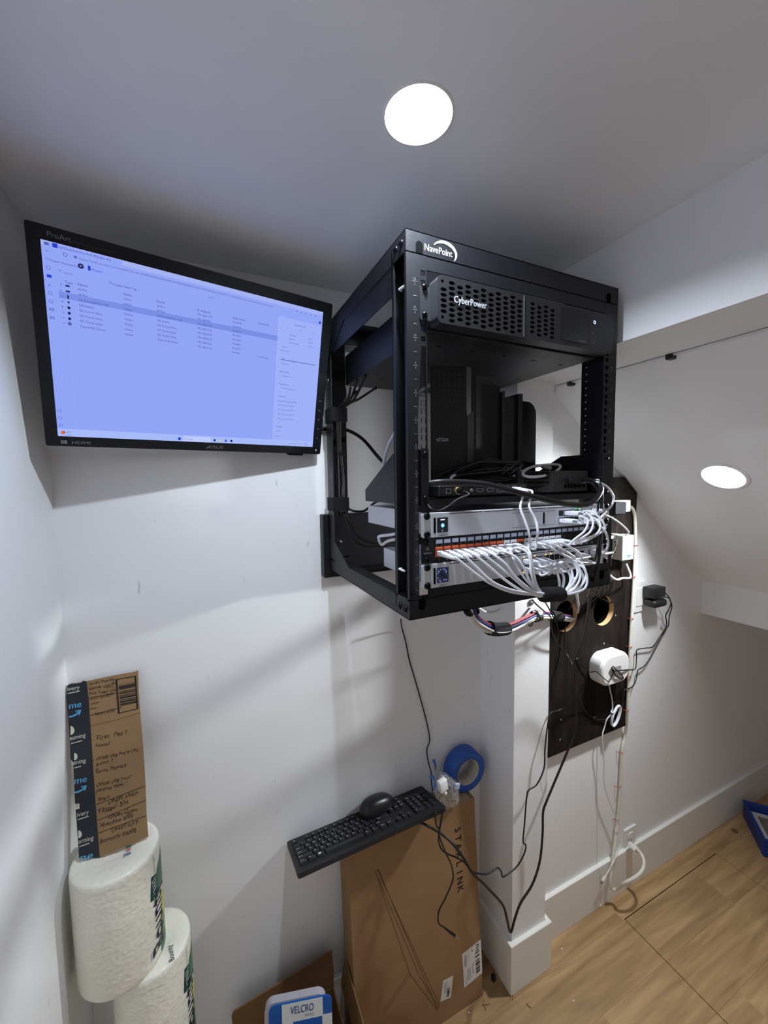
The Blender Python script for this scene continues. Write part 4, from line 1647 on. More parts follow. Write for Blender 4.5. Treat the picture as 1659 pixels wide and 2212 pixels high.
cable('cable_loop', 'short white cable bend poking up at the left of the shelf', 'cable', pts, .0028, M_CABLEW)

# heap of black cables and folded leads on the shelf
HEAPG = 'black folded leads heaped on the shelf'
random.seed(21)
for i in range(12):
    y0 = .64 + .008 * (i % 5)
    zc_ = 1044 - 4.2 * i + random.uniform(-2, 2)
    x0 = 940 + 14 * (i % 4)
    pts = [onY(x0, 1046 - 1.6 * i, y0 + .02), onY(x0 + 45, zc_ + 2, y0), onY(1050 + random.uniform(-8, 8), zc_ - 2 - i * .4, y0 - .005), onY(1096 + random.uniform(-6, 10), max(1000, zc_ - 6 - i * .6), y0), onY(1112 + random.uniform(-4, 10), max(998, zc_ - 9), y0 + .01)]
    pts = [V((p.x, p.y, max(p.z, SZ + .0255))) for p in pts]
    cable('power_lead', 'black folded lead in the dark heap behind the thin socket box', 'cable', pts, .0034, M_CABLEB, HEAPG, 6, 8)
M_TWIST = mat('clear_shiny_film', (70, 72, 78), .08, spec=1.0)
random.seed(5)
for i in range(4):
    c0 = onY(1092 + 9 * i, 1016 - 6 * (i % 2), .635)
    pts = [c0 + V((.011 * math.cos(a * .9 + i), .006 * math.sin(a), .007 * math.sin(a * 1.3 + i))) for a in [k * .9 for k in range(7)]]
    cable('twist_tie', 'shiny black twist tie on the heap of folded leads', 'twist tie', pts, .0009, M_TWIST, 'twist ties on the leads', 6, 6)

# thick black cable sagging in front of the shelf
pts = [onY(926, 1044, .60), onY(955, 1041, .588), onY(1010, 1042, .578), onY(1060, 1048, .565), onY(1120, 1064, .552), onY(1180, 1080, .548), onY(1230, 1090, .55), onY(1262, 1091, .55), onY(1285, 1080, .553), onY(1297, 1062, .562), onY(1294, 1046, .575), onY(1278, 1038, .588), onY(1262, 1036, .592)]
cable('power_cable', 'thick black cable drooping across the front of the shelf to the small computer', 'cable', pts, .0052, M_CABLEB, None, 10, 12)
pts = [onY(1262, 1040, .592), onY(1278, 1044, .582), onY(1289, 1056, .575), onY(1293, 1075, .572), onY(1291, 1110, .572), onY(1294, 1150, .568), onY(1290, 1190, .565), onY(1283, 1215, .565), onY(1274, 1240, .57)]
cable('power_cable', 'thin black cable hanging from the small computer past the silver units', 'cable', pts, .0022, M_CABLEB)
pts = [onY(1302, 1045, .575), onY(1300, 1075, .57), onY(1299, 1110, .57), onY(1299, 1150, .568), onY(1296, 1185, .565), onY(1290, 1230, .57), onY(1281, 1262, .60), onY(1270, 1290, .66)]
cable('power_cable', 'second black cable running straight down at the right end of the rack front', 'cable', pts, .0030, M_CABLEB)
# lead from the barrel plug round under the left ear
pts = [pw + V((.003, -.022, -.002)), pw + V((.004, -.03, -.006)), onY(990, 1078, .575), onY(968, 1094, .572), onY(948, 1103, .572), onY(932, 1099, .575), onY(924, 1090, .585), onY(918, 1082, .60)]
cable('power_lead', 'thin black lead curling from the barrel plug to the left rack post', 'cable', pts, .0017, M_CABLEB)
# thin leads beside the left rear post, held by two wraps
RG = 'black leads down the left rear post'
random.seed(9)
tops = [(758, 835, .98), (772, 820, .93), (790, 812, .90), (812, 838, .90), (770, 845, 1.0), (745, 838, 1.0)]
for i, tp in enumerate(tops):
    ox, oy = (i % 3) * .006, (i // 3) * .006
    pts = [onY(*tp), onY(tp[0] - (tp[0] - 745) * .55, 862, .985), V((.334 + ox, 1.0 + oy, onY(738, 890, 1.0).z)), V((.334 + ox + random.uniform(-.004, .006), 1.004 + oy, onY(738, 960, 1.0).z)), V((.335 + ox + random.uniform(-.004, .006), 1.004 + oy, onY(738, 1030, 1.0).z)), V((.335 + ox, 1.004 + oy, onY(738, 1090, 1.0).z)), V((.342 + ox, 1.004 + oy, onY(745, 1118, 1.0).z))]
    cable('power_lead', 'black lead in the bunch strapped down the left rear post', 'cable', pts, .0031, M_CABLEB, RG, 8, 8)
for y_, s in ((888, 'upper'), (1091, 'lower')):
    z = onX(730, y_, XL).z
    b = MB()
    h = .0175
    fz = Frame((0, 0, z - h), (1, 0, 0), (0, 1, 0))
    o = rrect(XL - .004, XL + .040, .988, 1.047 - .001, .004, 3)
    i_ = rrect(XL - .0025, XL + .0385, .9895, 1.0455 - .001, .003, 3)
    b.plate(o, [], 0, 2 * h, M_VELCRO, fz)
    b.build('cable_wrap', None, 'black hook and loop wrap round the left rear rack post, %s one' % s, 'cable wrap')
# two leads fanning from the bunch behind the silver units
for i, pp_ in enumerate(([(742, 1112, 1.0), (752, 1135, .99), (765, 1165, .98), (790, 1180, .97), (835, 1178, .95)], [(746, 1112, 1.0), (760, 1138, 1.0), (775, 1160, .99), (800, 1172, .98), (836, 1176, .96)])):
    cable('power_lead', 'black lead fanning from the rear post toward the back of the lower silver unit', 'cable', [onY(*q) for q in pp_], .0026, M_CABLEB, 'black leads behind the lower units', 8, 8)
cable('power_lead', 'black lead dipping behind the upper silver unit', 'cable', [onY(*q) for q in ((752, 1098, 1.0), (765, 1104, 1.0), (785, 1104, .97), (797, 1096, .93), (815, 1083, .88), (840, 1080, .84))], .003, M_CABLEB)
cable('network_cable', 'white cable kinked behind the lower silver unit', 'network cable', [onY(*q) for q in ((870, 1150, .70), (845, 1155, .74), (822, 1158, .78), (818, 1163, .785), (825, 1176, .785), (840, 1168, .76), (870, 1163, .72))], .0034, M_CABLEW)
cable('network_cable', 'grey white cable rising behind the shelf at the left rack opening', 'network cable', [onY(*q) for q in ((826, 1020, .86), (828, 1005, .87), (832, 985, .88), (840, 960, .88), (850, 940, .87), (870, 905, .86), (905, 850, .85), (945, 822, .86))], .0042, M_CABLEW)
cable('monitor_cable', 'black cable from the right side of the monitor curving into the rack', 'cable', [onY(*q) for q in ((684, 927, 1.062), (712, 928, 1.066), (738, 928, 1.066), (757, 932, 1.06), (785, 950, 1.03), (815, 985, .97), (838, 1010, .90), (848, 1022, .87))], .0046, M_CABLEB)
# ------------------------------------------------------------------ dark plywood board with two cable holes
M_PLY = mat('dark_stained_plywood', (31, 25, 22), .75, noise=.6, nscale=11, bump=.25, bscale=60, stretch=(3.2, 1, .8), spec=.12)
M_RAW = mat('raw_birch_edge', (205, 168, 122), .8, noise=.15, nscale=60)
PT = .0185
PYF = RY - PT
fp = Frame((0, RY, 0), (1, 0, 0), (0, 0, 1))
bl, br_ = onY(1183, 1638, PYF), onY(1352.5, 1567, PYF)
tr = onY(1377, 1081, PYF)


def slope_z(x):
    return CAM_Z + SL0[1] + (SL1[1] - SL0[1]) * (x - SL0[0]) / (SL1[0] - SL0[0])


xr = tr.x - .003
xt = onY(1349, 1043, PYF).x
outer = [(PX1 + .006, bl.z), (br_.x, br_.z), (xr, slope_z(xr) - .0045), (xt, slope_z(xt) - .0045), (PX1 + .006, slope_z(xt) - .0045)]
t = thing('plywood_board', 'dark stained plywood board with two round cable holes on the far wall', 'board', V((1.2, RY, bl.z)))
b = MB()
b.plate(outer, [circle(HOLE1.x, HOLE1.z, HR, 40), circle(HOLE2.x, HOLE2.z, HR, 40)], .0005, PT, M_PLY, fp, edge=M_RAW)
b.build('panel', t)
for px, py in ((1210, 1598), (1212, 1555), (1305, 1390), (1330, 1330)):
    p = onY(px, py, PYF)
    b = MB()
    b.lathe([(.0036, 0), (.003, .001), (0, .0012)], M_STEEL, p, (0, -1, 0), 12)
    b.build('screw', t)

# ------------------------------------------------------------------ colour bundle under the rack
BUND = [onY(1013, 1306, .76), onY(1022, 1330, .765), onY(1036, 1345, .775), onY(1066, 1359, .80), onY(1100, 1356, .835), onY(1132, 1342, .865), onY(1156, 1331, .882), onY(1180, 1329, .90), onY(1208, 1332, .925), onY(1228, 1335, .955), onY(1240, 1336, 1.0), onY(1244, 1334, 1.06)]
M_RED = mat('red_cable_jacket', (150, 30, 48), .42, noise=.04)
M_BLUE = mat('blue_cable_jacket', (42, 52, 120), .42, noise=.04)
M_CREAM = mat('cream_cable_jacket', (226, 220, 204), .45, noise=.03)
axis_pts = cr_curve(BUND, 10)
lay = [(M_RED, 'red', .005, .0085), (M_RED, 'red', -.004, .0095), (M_BLUE, 'blue', .010, .0035), (M_BLUE, 'blue', -.011, .004), (M_CABLEW, 'white', .0115, -.0045), (M_CREAM, 'cream', .006, -.010),
       (M_CABLEW, 'white', -.003, -.0115), (M_CREAM, 'cream', -.0105, -.006), (M_BLUE, 'blue', 0, 0.001), (M_CREAM, 'cream', .0, -.006)]
n_ = len(axis_pts)
for q, (m_, cname, a, c) in enumerate(lay):
    pts = []
    for i, p in enumerate(axis_pts):
        tg = (axis_pts[min(n_ - 1, i + 1)] - axis_pts[max(0, i - 1)]).normalized()
        s = V((-.35, -.94, 0)) if False else (V((0, -1, 0)) - tg * V((0, -1, 0)).dot(tg)).normalized()
        up = tg.cross(s) * -1
        if up.z < 0 and tg.x > .3:
            up = -up
        tw = i / n_ * 1.1
        aa, cc = a * math.cos(tw) - c * math.sin(tw) * .6, c * math.cos(tw) + a * math.sin(tw) * .6
        k = 1.0 + .25 * math.sin(math.pi * i / n_ * 4 + q)
        pts.append(p + s * aa * k + (V((0, 0, 1)) - tg * tg.z).normalized() * cc)
    MB().tube(pts, .0031, m_, 8).build('network_cable', None, '%s cable in the thick colour bundle running under the rack to the left hole' % cname, 'network cable', 'colour cable bundle under the rack', origin=pts[0])


def wrap_on(i0, i1, r, label, sub=0):
    pts = axis_pts[i0:i1 + 1]
    b = MB()
    b.tube(pts, r, M_VELCRO, 18)
    return b.build('cable_wrap', None, label, 'cable wrap', origin=pts[0])


wrap_on(27, 38, .0178, 'black hook and loop wrap on the colour bundle at its lowest bend')
wrap_on(73, 81, .0165, 'black hook and loop wrap on the colour bundle at the mouth of the left hole')
b = MB()
pts = [onY(1008, 1318, .75), onY(1012, 1324, .755), onY(1020, 1324, .76), onY(1030, 1320, .765)]
b.tube(cr_curve(pts, 6), .0085, M_VELCRO, 10)
b.build('cable_wrap', None, 'black hook and loop wrap just under the rack where the colour bundle comes out', 'cable wrap', origin=pts[0])
# two hole pipe strap on the pier
cpt = axis_pts[60]
t = thing('pipe_clamp', 'zinc two hole pipe strap screwed to the white pier round the colour bundle', 'pipe clamp', V((cpt.x, PY, cpt.z)))
b = MB()
x0, x1 = cpt.x + .002, cpt.x + .016
prof = []
r = PY - cpt.y
R_ = .0185
for i in range(17):
    a = -math.pi / 2 + math.pi * i / 16
    prof.append((cpt.y - R_ * math.cos(a) if True else 0, cpt.z + R_ * math.sin(a)))
path_ = [(PY - .001, cpt.z - .040), (PY - .001, cpt.z - R_ - .001)] + [(min(PY - .001, y), z) for y, z in prof] + [(PY - .001, cpt.z + R_ + .001), (PY - .001, cpt.z + .042)]
vs = []
for (y, z) in path_:
    vs += [V((x0, y, z)), V((x1, y, z))]
b.add(vs, [(2 * i, 2 * i + 1, 2 * i + 3, 2 * i + 2) for i in range(len(path_) - 1)], M_STEEL, True)
vs2 = [v + V((0, .0016, 0)) for v in vs]
b.add(vs2, [(2 * i, 2 * i + 2, 2 * i + 3, 2 * i + 1) for i in range(len(path_) - 1)], M_STEEL, True)
for sgn in (-1, 1):
    b.cyl(V(((x0 + x1) / 2, PY, cpt.z + sgn * .033)), V(((x0 + x1) / 2, PY - .0024, cpt.z + sgn * .033)), .0105, M_STEEL, seg=20)
b.build('strap', t)
for sgn in (-1, 1):
    screw(((x0 + x1) / 2, PY - .0024, cpt.z + sgn * .033), (0, -1, 0), t, 'screw', .0055, M_STEEL)
b = MB()
b.lathe([(.0166, -.008), (.0172, -.006), (.0172, .008), (.0166, .010)], M_VELCRO, cpt, (axis_pts[61] - axis_pts[59]), 20)
b.build('cable_wrap', None, 'black sleeve on the colour bundle inside the zinc strap', 'cable wrap')
cable('network_cable', 'white cable arc seen just under the rack left of the pier', 'network cable', [onY(*q) for q in ((1034, 1313, .92), (1050, 1322, .95), (1070, 1321, .97), (1085, 1310, .98), (1092, 1298, .98))], .0032, M_CABLEW)

# ------------------------------------------------------------------ powered items on the plywood
# white plug head with grey adapter at the top
c0, c1 = onY(1343, 1081, PYF - .03), onY(1361, 1105, PYF - .03)
t = thing('power_cable', 'thick white power cord clipped down the board edge from a white outlet head', 'power cord', V((c1.x, PYF, c0.z)))
b = MB()
b.box(onY(1327, 1090, PYF - .03).x, c1.x, PYF - .032, PYF - .0005, c1.z, c0.z, M_WHITEP, .002)
ft = Frame(V((c0.x, PYF - .032, c0.z)), (0, 0, -1), (1, 0, 0))
b.text('NETGEAR', ft, .004, .003, .005, M_INKB, z=.0004, width=.026)
b.text('- + =', ft, .012, .013, .003, M_INKB, z=.0004)
b.build('outlet_head', t)
cordp = [onY(1361, 1094, PYF - .012), onY(1367, 1100, PYF - .010), onY(1371, 1115, PYF - .008), onY(1372, 1150, PYF - .008), onY(1371, 1200, PYF - .008), onY(1368, 1270, PYF - .008), onY(1364, 1340, PYF - .008), onY(1361, 1400, PYF - .008), onY(1358, 1470, PYF - .008), onY(1354.5, 1540, PYF - .006), onY(1351, 1585, RY - .010), onY(1344, 1620, RY - .010), onY(1341, 1680, RY - .010), onY(1337, 1740, RY - .010), onY(1333, 1780, RY - .010), onY(1325, 1850, RY - .022), onY(1319, 1895, RY - .030), onY(1319, 1915, RY - .032), onY(1325, 1922, RY - .035), onY(1334, 1919, RY - .045), onY(1350, 1907, RY - .075), onY(1375, 1893, RY - .095), onY(1388, 1878, RY - .095), onY(1391, 1860, RY - .085), onY(1384, 1843, RY - .065), onY(1374, 1833, RY - .05)]
MB().tube(cr_curve(cordp, 8), .0058, mat('ivory_cord_jacket', (222, 218, 206), .5, noise=.03), 12).build('cord', t)
b = MB()
pl = onY(1368, 1829, RY - .03)
fpg = Frame(pl, (.8, 0, -.6), (.6, 0, .8))
b.box(-.020, .016, -.0095, .0095, -.012, .018, M_WHITEP, .003, fpg, 2)
b.build('wall_plug', t)
b = MB()
g0 = onY(1326, 1086, PYF - .045)
g1 = onY(1342, 1106, PYF - .045)
b.prism(rrect(g0.x - .014, g1.x, g1.z - .004, g0.z + .002, .006, 4), PT + .032, PT + .062, mat('slate_grey_plastic', (24, 25, 29), .6, spec=.15), fp)
b.build('power_adapter', None, 'slate grey plug pack pushed into the white outlet head beside the rack', 'power adapter')
cable('power_lead', 'thin black lead dropping from the slate grey plug pack behind the beige box', 'cable', [onY(*q) for q in ((1325, 1098, .90), (1330, 1108, .90), (1331, 1130, .91), (1331.5, 1160, .905), (1332, 1172, .90), (1327, 1190, .895), (1321, 1203, .88), (1320, 1222, .88))], .0019, M_CABLEB)
# red nail clips along the cord
M_CLIP = mat('red_nail_clip', (168, 66, 58), .4)
for i, (px, py) in enumerate(((1374.5, 1178), (1369, 1245), (1365, 1335), (1362, 1396), (1359, 1460), (1355, 1533), (1341.5, 1624), (1337, 1698), (1333.5, 1770))):
    Yc = (PYF if py < 1570 else RY)
    p = onY(px - 2, py, Yc - .008)
    b = MB()
    arc = [V((p.x - .0080, Yc - .001, p.z - .001)), V((p.x - .0076, Yc - .010, p.z))] + [V((p.x + .0085 * math.sin(a), Yc - .0085 - .0075 * math.cos(a), p.z)) for a in [math.radians(d) for d in (-70, -40, -10, 20, 50, 80)]] + [V((p.x + .0082, Yc - .004, p.z + .001)), V((p.x + .0084, Yc - .001, p.z + .001))]
    b.tube(arc, .0013, M_CLIP, 6)
    b.cyl(V((p.x - .0088, Yc, p.z)), V((p.x - .0088, Yc - .012, p.z)), .0012, M_CLIP, seg=8)
    b.build('cable_clip', None, 'red nail clip holding the thick white cord', 'cable clip', 'red clips on the white cord')

# beige injector box with a white label face
Yb = PYF - .030
a0, a1 = onY(1346, 1159, .911), onY(1368, 1208, .911)
t = thing('injector_box', 'beige metal box with a white printed label face beside the lower right of the rack', 'electronics box', V((a0.x, PYF, a1.z)))
M_BEIGE = mat('beige_painted_metal', (176, 170, 156), .5, noise=.03)
M_LABW = mat('white_label_paper', (236, 238, 242), .5)
b = MB()
bx0, bx1 = a0.x, a1.x
bz0, bz1 = onY(1347, 1211, .911).z, onY(1347, 1158, .911).z
byf = .911
b.box(bx0, bx1, byf, PYF - .0004, bz0, bz1, M_BEIGE, .0012)
fl = Frame(V((bx0, byf, bz0)), (1, 0, 0), (0, 0, 1))
w, h = bx1 - bx0, bz1 - bz0
b.frect(fl, .0015, w - .0015, .0015, h - .0015, M_LABW, .0003)
b.frect(fl, w * .35, w * .72, h * .14, h * .20, mat('blue_label_print', (60, 110, 190), .5), .0006)
b.frect(fl, w * .47, w * .62, h * .075, h * .125, MATS['blue_label_print'], .0006)
fl2 = Frame(fl(w * .25, h * .93, 0), (0, 0, -1), (1, 0, 0))
for i, (yy, ln) in enumerate(((.018, .035), (.030, .05), (.036, .05))):
    b.text('MODEL INJECTOR 48V', fl2, .008, yy * w / .05, .0026, M_INKG, z=.0006, width=ln)
b.frect(fl, w * .28, w * .42, h * .86, h * .92, M_INKG, .0006)
b.build('case', t)
b = MB()
b.box(bx0 + w * .4, bx0 + w * .8, byf + .012, byf + .024, bz0 - .008, bz0 + .001, mat('green_terminal', (70, 160, 110), .4))
b.build('terminal_block', t, label='small green terminal block')
for z in (.28, .72):
    b = MB()
    b.cyl(V((bx0 - .0008, byf + .030, bz0 + h * z)), V((bx0 + .001, byf + .030, bz0 + h * z)), .003, M_INKB, seg=12)
    b.build('screw', t)
b = MB()
b.box(bx0 - .012, bx0, byf + .034, byf + .046, bz1 - h * .16, bz1 - h * .03, M_CABLEW, .002)
b.build('white_plug', t)
cable('network_cable', 'thick white cable curling from under the beige box back to the rack corner', 'network cable', [onY(*q) for q in ((1353, 1218, byf + .018), (1356, 1226, byf + .016), (1361, 1238, byf + .012), (1362, 1247, byf + .01), (1357, 1249, byf), (1345, 1249, byf - .02), (1334, 1252, byf - .04), (1325, 1249, byf - .07), (1317, 1242, byf - .10))], .0036, M_CABLEW)

# wall outlet beside the board with two black plug packs
t = thing('wall_outlet', 'white wall outlet plate beside the dark board, mostly hidden by two black plug packs', 'outlet', V((1.47, RY, -.5 + CAM_Z)))
o0, o1 = onY(1392, 1255, RY), onY(1372, 1326, RY)
px0, px1 = o0.x - .072, o0.x
pz1, pz0 = onY(1392, 1254, RY).z, onY(1392, 1254, RY).z - .118
b = MB()
fo = Frame((0, RY, 0), (1, 0, 0), (0, 0, 1))
b.prism(rrect(px0, px1, pz0, pz1, .003), .0003, .005, M_WHITEP, fo)
b.build('plate', t)
b = MB()
b.prism(rrect(px0 + .018, px1 - .018, pz0 + .024, pz1 - .024, .002), .005, .0075, M_WHITEP, fo)
b.build('receptacle', t)


def pack(label, p, sx, sy, sz, bev, lx):
    t = thing('power_adapter', label, 'power adapter', p)
    b = MB()
    b.box(p.x - sx / 2, p.x + sx / 2, RY - .009 - sy, RY - .009, p.z - sz / 2, p.z + sz / 2, M_PLASTIC, bev, seg=3)
    b.build('body', t)
    b = MB()
    for dx in (-.006, .006):
        b.box(p.x - .02 + dx - .001, p.x - .02 + dx + .001, RY - .009, RY - .0005, p.z - .004, p.z + .004, M_STEEL)
    b.build('prongs', t)
    return t


pk = onY(1405, 1287, RY - .03)
u1 = V((px1 - .012, RY, onY(1390, 1284, RY).z))
pack('upper black square plug pack in the wall outlet beside the dark board', V((px1 + .012, RY, pz1 - .038)), .072, .044, .040, .003, 0)
pack('lower rounded black plug pack in the wall outlet beside the dark board', V((px1 + .016, RY, pz1 - .080)), .080, .050, .030, .012, 0)
Yd = RY - .012
cable('power_lead', 'black lead from the upper plug pack hanging to the white rounded box', 'cable', [onY(*q) for q in ((1430, 1275, RY - .035), (1438, 1282, RY - .045), (1446, 1292, RY - .05), (1449, 1304, RY - .05), (1444, 1318, RY - .045), (1438, 1330, RY - .035), (1440, 1345, RY - .02), (1437, 1358, RY - .02), (1425, 1376, Yd), (1410, 1397, Yd), (1395, 1400, Yd), (1376, 1404, Yd), (1375, 1420, Yd), (1373.5, 1440, Yd - .01), (1370, 1446, PYF - .03), (1355, 1447, PYF - .052), (1335, 1449, PYF - .056), (1326, 1449, PYF - .056), (1322, 1443, PYF - .056), (1325, 1440, PYF - .056), (1330, 1446, PYF - .056), (1340, 1455, PYF - .055), (1346, 1463, PYF - .052), (1344, 1467, PYF - .05), (1336, 1464, PYF - .055), (1327, 1455, PYF - .056), (1321, 1444, PYF - .056))], .0021, M_CABLEB, None, 8, 8)
cable('power_lead', 'black lead from the lower plug pack swinging down to the hanging white cable coil', 'cable', [onY(*q) for q in ((1428, 1293, RY - .045), (1440, 1290, RY - .055), (1448, 1297, RY - .055), (1451, 1312, RY - .05), (1446, 1330, RY - .03), (1444, 1350, Yd), (1438, 1360, Yd), (1420, 1392, Yd), (1402, 1425, Yd), (1390, 1440, Yd), (1378, 1448, Yd), (1375, 1464, Yd), (1370, 1478, Yd - .01), (1362, 1486, PYF - .016), (1350, 1490, PYF - .012), (1345, 1497, PYF - .008), (1345, 1510, PYF - .006), (1344, 1522, PYF - .008), (1341, 1532, PYF - .010), (1338, 1548, PYF - .010), (1334, 1556, PYF - .010), (1325, 1556, PYF - .010), (1312, 1555, PYF - .008), (1298, 1554, PYF - .006), (1288, 1554, PYF - .006), (1282, 1552, PYF - .006), (1286, 1549, PYF - .006), (1290, 1554, PYF - .006))], .0021, M_CABLEB, None, 8, 8)

# white rounded device
w0 = onY(1325, 1446, PYF - .045)
t = thing('network_device', 'white rounded wall device with a grey window hung on the dark board', 'network device', V((w0.x, PYF, w0.z - .05)))
wx0, wx1 = onY(1299, 1446, PYF - .048).x, onY(1361, 1440, PYF - .048).x
wzc = onY(1330, 1446, PYF - .048).z
hh = .056
b = MB()
f3 = Frame((0, PYF, 0), (1, 0, 0), (0, 0, 1))
o = rrect(wx0, wx1, wzc - hh, wzc + hh, .046, 10)
o2 = [((p[0] - (wx0 + wx1) / 2) * .955 + (wx0 + wx1) / 2, (p[1] - wzc) * .945 + wzc) for p in o]
o3 = [((p[0] - (wx0 + wx1) / 2) * .88 + (wx0 + wx1) / 2, (p[1] - wzc) * .86 + wzc) for p in o]
b.prism(o, .0006, .040, M_WHITEP, f3, smooth=True)
b.prism(o, .040, .046, M_WHITEP, f3, top=o2, smooth=True)
b.prism(o2, .046, .050, M_WHITEP, f3, top=o3, smooth=True)
b.build('shell', t)
wg = onY(1333, 1446, PYF - .051)
b = MB()
b.plate(rrect(wg.x - .020, wg.x + .022, wg.z - .011, wg.z + .011, .006, 4), [], .0502, .051, mat('grey_sensor_window', (150, 150, 152), .4), f3)
b.build('window', t, label='grey sensor window')
b = MB()
q = onY(1332, 1468, PYF - .051)
b.add([f3(q.x + .0025 * math.cos(a), q.z + .0025 * math.sin(a), .0504) for a in [2 * math.pi * i / 10 for i in range(10)]], [tuple(range(10))], M_INKB)
b.build('reset_hole', t)
cable('power_lead', 'thin black lead tied round the white rounded device on the dark board', 'cable', [onY(*q) for q in ((1243, 1424, PYF - .004), (1250, 1422, PYF - .006), (1252, 1428, PYF - .006), (1262, 1442, PYF - .008), (1272, 1450, PYF - .01), (1279, 1452, PYF - .02), (1285, 1450, PYF - .05), (1292, 1454, PYF - .054), (1302, 1463, PYF - .056), (1313, 1472, PYF - .056), (1318, 1468, PYF - .056), (1324, 1456, PYF - .056), (1326, 1449, PYF - .057), (1321, 1442, PYF - .057))], .0017, M_CABLEB, None, 8, 8)

# white usb lead with its coil
coil_c = onY(1329, 1545, PYF - .012)
t = thing('usb_cable', 'white cable hanging from the rounded device through a coil to a loose plug', 'usb cable', V((coil_c.x, PYF, coil_c.z)))
pts = [onY(*q) for q in ((1315, 1476, PYF - .03), (1318, 1492, PYF - .012), (1322, 1510, PYF - .010), (1323, 1530, PYF - .010), (1320, 1540, PYF - .012))]
rx_, rz_ = .022, .036
coil = []
for i in range(74):
    a = math.radians(150) - 2 * math.pi * i / 18
    w_ = 1 + .07 * math.sin(i / 18 * 2.4)
    dx, dz = rx_ * w_ * math.cos(a), rz_ * w_ * math.sin(a)
    coil.append(coil_c + V((dx * .9 + dz * .35, -.0030 * math.sin(i / 18 * 1.9) - .003, dz * .95 + .0)))
pts += coil
pts += [onY(*q) for q in ((1312, 1552, PYF - .012), (1306, 1570, PYF - .008), (1301, 1588, PYF - .010), (1302, 1610, RY - .028), (1305, 1650, RY - .026), (1304, 1685, RY - .024), (1312, 1720, RY - .024), (1324, 1750, RY - .024), (1337, 1780, RY - .026), (1341, 1800, RY - .03), (1340, 1825, RY - .034), (1331, 1848, RY - .036), (1322, 1868, RY - .038), (1308, 1893, RY - .036))]
MB().tube(cr_curve(pts, 4), .0023, M_CABLEW, 8).build('jacket', t)
b = MB()
a_, c_ = onY(1308, 1893, RY - .036), onY(1300, 1905, RY - .033)
b.cyl(a_, a_.lerp(c_, .8), .0052, M_WHITEP, seg=12)
d_ = (c_ - a_).normalized()
fu = Frame(a_.lerp(c_, .8), d_, V((0, -1, 0)))
b.box(0, .014, -.0022, .0022, -.006, .006, M_STEEL, .0004, fu)
b.build('plug', t, label='loose plug with a metal tip')
b = MB()
tp = onY(1320, 1541, PYF - .014)
b.lathe([(.006, -.003), (.0068, 0), (.006, .003)], M_VELCRO, tp, (.5, 0, .8), 14)
b.build('tie', t, label='black tie')
cable('wall_wire', 'thin painted wire running straight down the far wall to the baseboard', 'wire', [onY(*q) for q in ((1291, 1608, RY - .002), (1290, 1680, RY - .002), (1290.5, 1760, RY - .002), (1290, 1868, RY - .002), (1297, 1880, RY - BT - .002), (1298, 1945, RY - BT - .002), (1297, 1958, RY - BT - .006))], .0013, M_TRIM)

# low outlet behind the plug
t = thing('wall_outlet', 'white wall outlet plate just above the baseboard on the far wall', 'outlet', V((1.45, RY, BH)))
q0, q1 = onY(1347, 1793, RY), onY(1373, 1776, RY)
b = MB()
b.prism(rrect(q0.x, q0.x + .072, q0.z - .118 if q0.z - .118 > BH else BH + .001, q0.z, .003), .0003, .006, M_WHITEP, fo)
b.build('plate', t)
b = MB()
for dz in (.028, .066):
    zc_ = q0.z - dz - .004
    if zc_ - .012 > BH:
        b.prism(rrect(q0.x + .022, q0.x + .050, zc_ - .012, zc_ + .012, .005), .006, .0085, M_WHITEP, fo)
b.build('receptacle', t)

# wire and clips along the top of the slope
wire = [onY(1194, 828, RY - .004), onY(1206, 820, RY - .008)]
pts = []
for y in (.95, .93, .90, .80, .70, .55, .40, .25, .1):
    pts.append(V((1.0495, y, .2935 + CAM_Z - .0025)))
for k, off in enumerate((0, .0042, .0084)):
    lead = [V((1.052 + off, RY - .003, .2935 + CAM_Z - .030 + off * 3.0)), V((1.051 + off, RY - .02, .2935 + CAM_Z - .012 + off))]
    P = lead + [V((p.x - off, p.y, p.z)) for p in pts]
    cable('ceiling_wire', 'white wire clipped along the top edge of the sloped ceiling', 'wire', P, .0020, M_CABLEW, 'white wires on the slope edge', 6, 6)
for (px, py) in ((1234, 808), (1450, 750)):
    d = ray(px, py)
    s = (1.0455 - EYE.x) / d.x
    p = EYE + d * s
    b = MB()
    zt_ = .2937 + CAM_Z
    b.box(1.0360, 1.0550, p.y - .008, p.y + .008, zt_ - .012, zt_ - .0003, M_PLASTIC, .0012)
    b.box(1.0415, 1.0500, p.y - .0075, p.y + .0075, zt_ - .0045, zt_ - .0012, M_PLASTIC)
    b.build('cable_clip', None, 'small black clip on the white ceiling wires, %s' % ('seen through the rack' if px < 1300 else 'right of the rack'), 'cable clip')

# black cables coming down from the rack to the right of the pier
cable('power_cable', 'thick black cable dropping from the rack to the pier foot and up to the keyboard', 'cable', [onY(*q) for q in ((1276, 1235, .60), (1274, 1290, .66), (1268, 1340, .72), (1258, 1385, .78), (1247, 1410, .82), (1240, 1428, .84), (1239, 1450, .85), (1243, 1490, .86), (1245, 1530, .865), (1242, 1580, .87), (1225, 1625, .875), (1204, 1675, .88), (1181, 1730, .88), (1173, 1755, .88), (1172, 1800, .882), (1166, 1860, .884), (1150, 1910, .88), (1125, 1950, .875), (1112, 1985, .868), (1106, 2008, .864), (1103, 2013, .863), (1100, 2008, .862), (1095, 1985, .862), (1086, 1955, .866), (1060, 1925, .865), (1040, 1905, .86), (1020, 1885, .86), (1002, 1855, .87), (980, 1825, .89), (960, 1806, .91), (935, 1790, .925), (905, 1775, .94), (890, 1770, .95))], .0036, M_CABLEB, None, 8, 10)
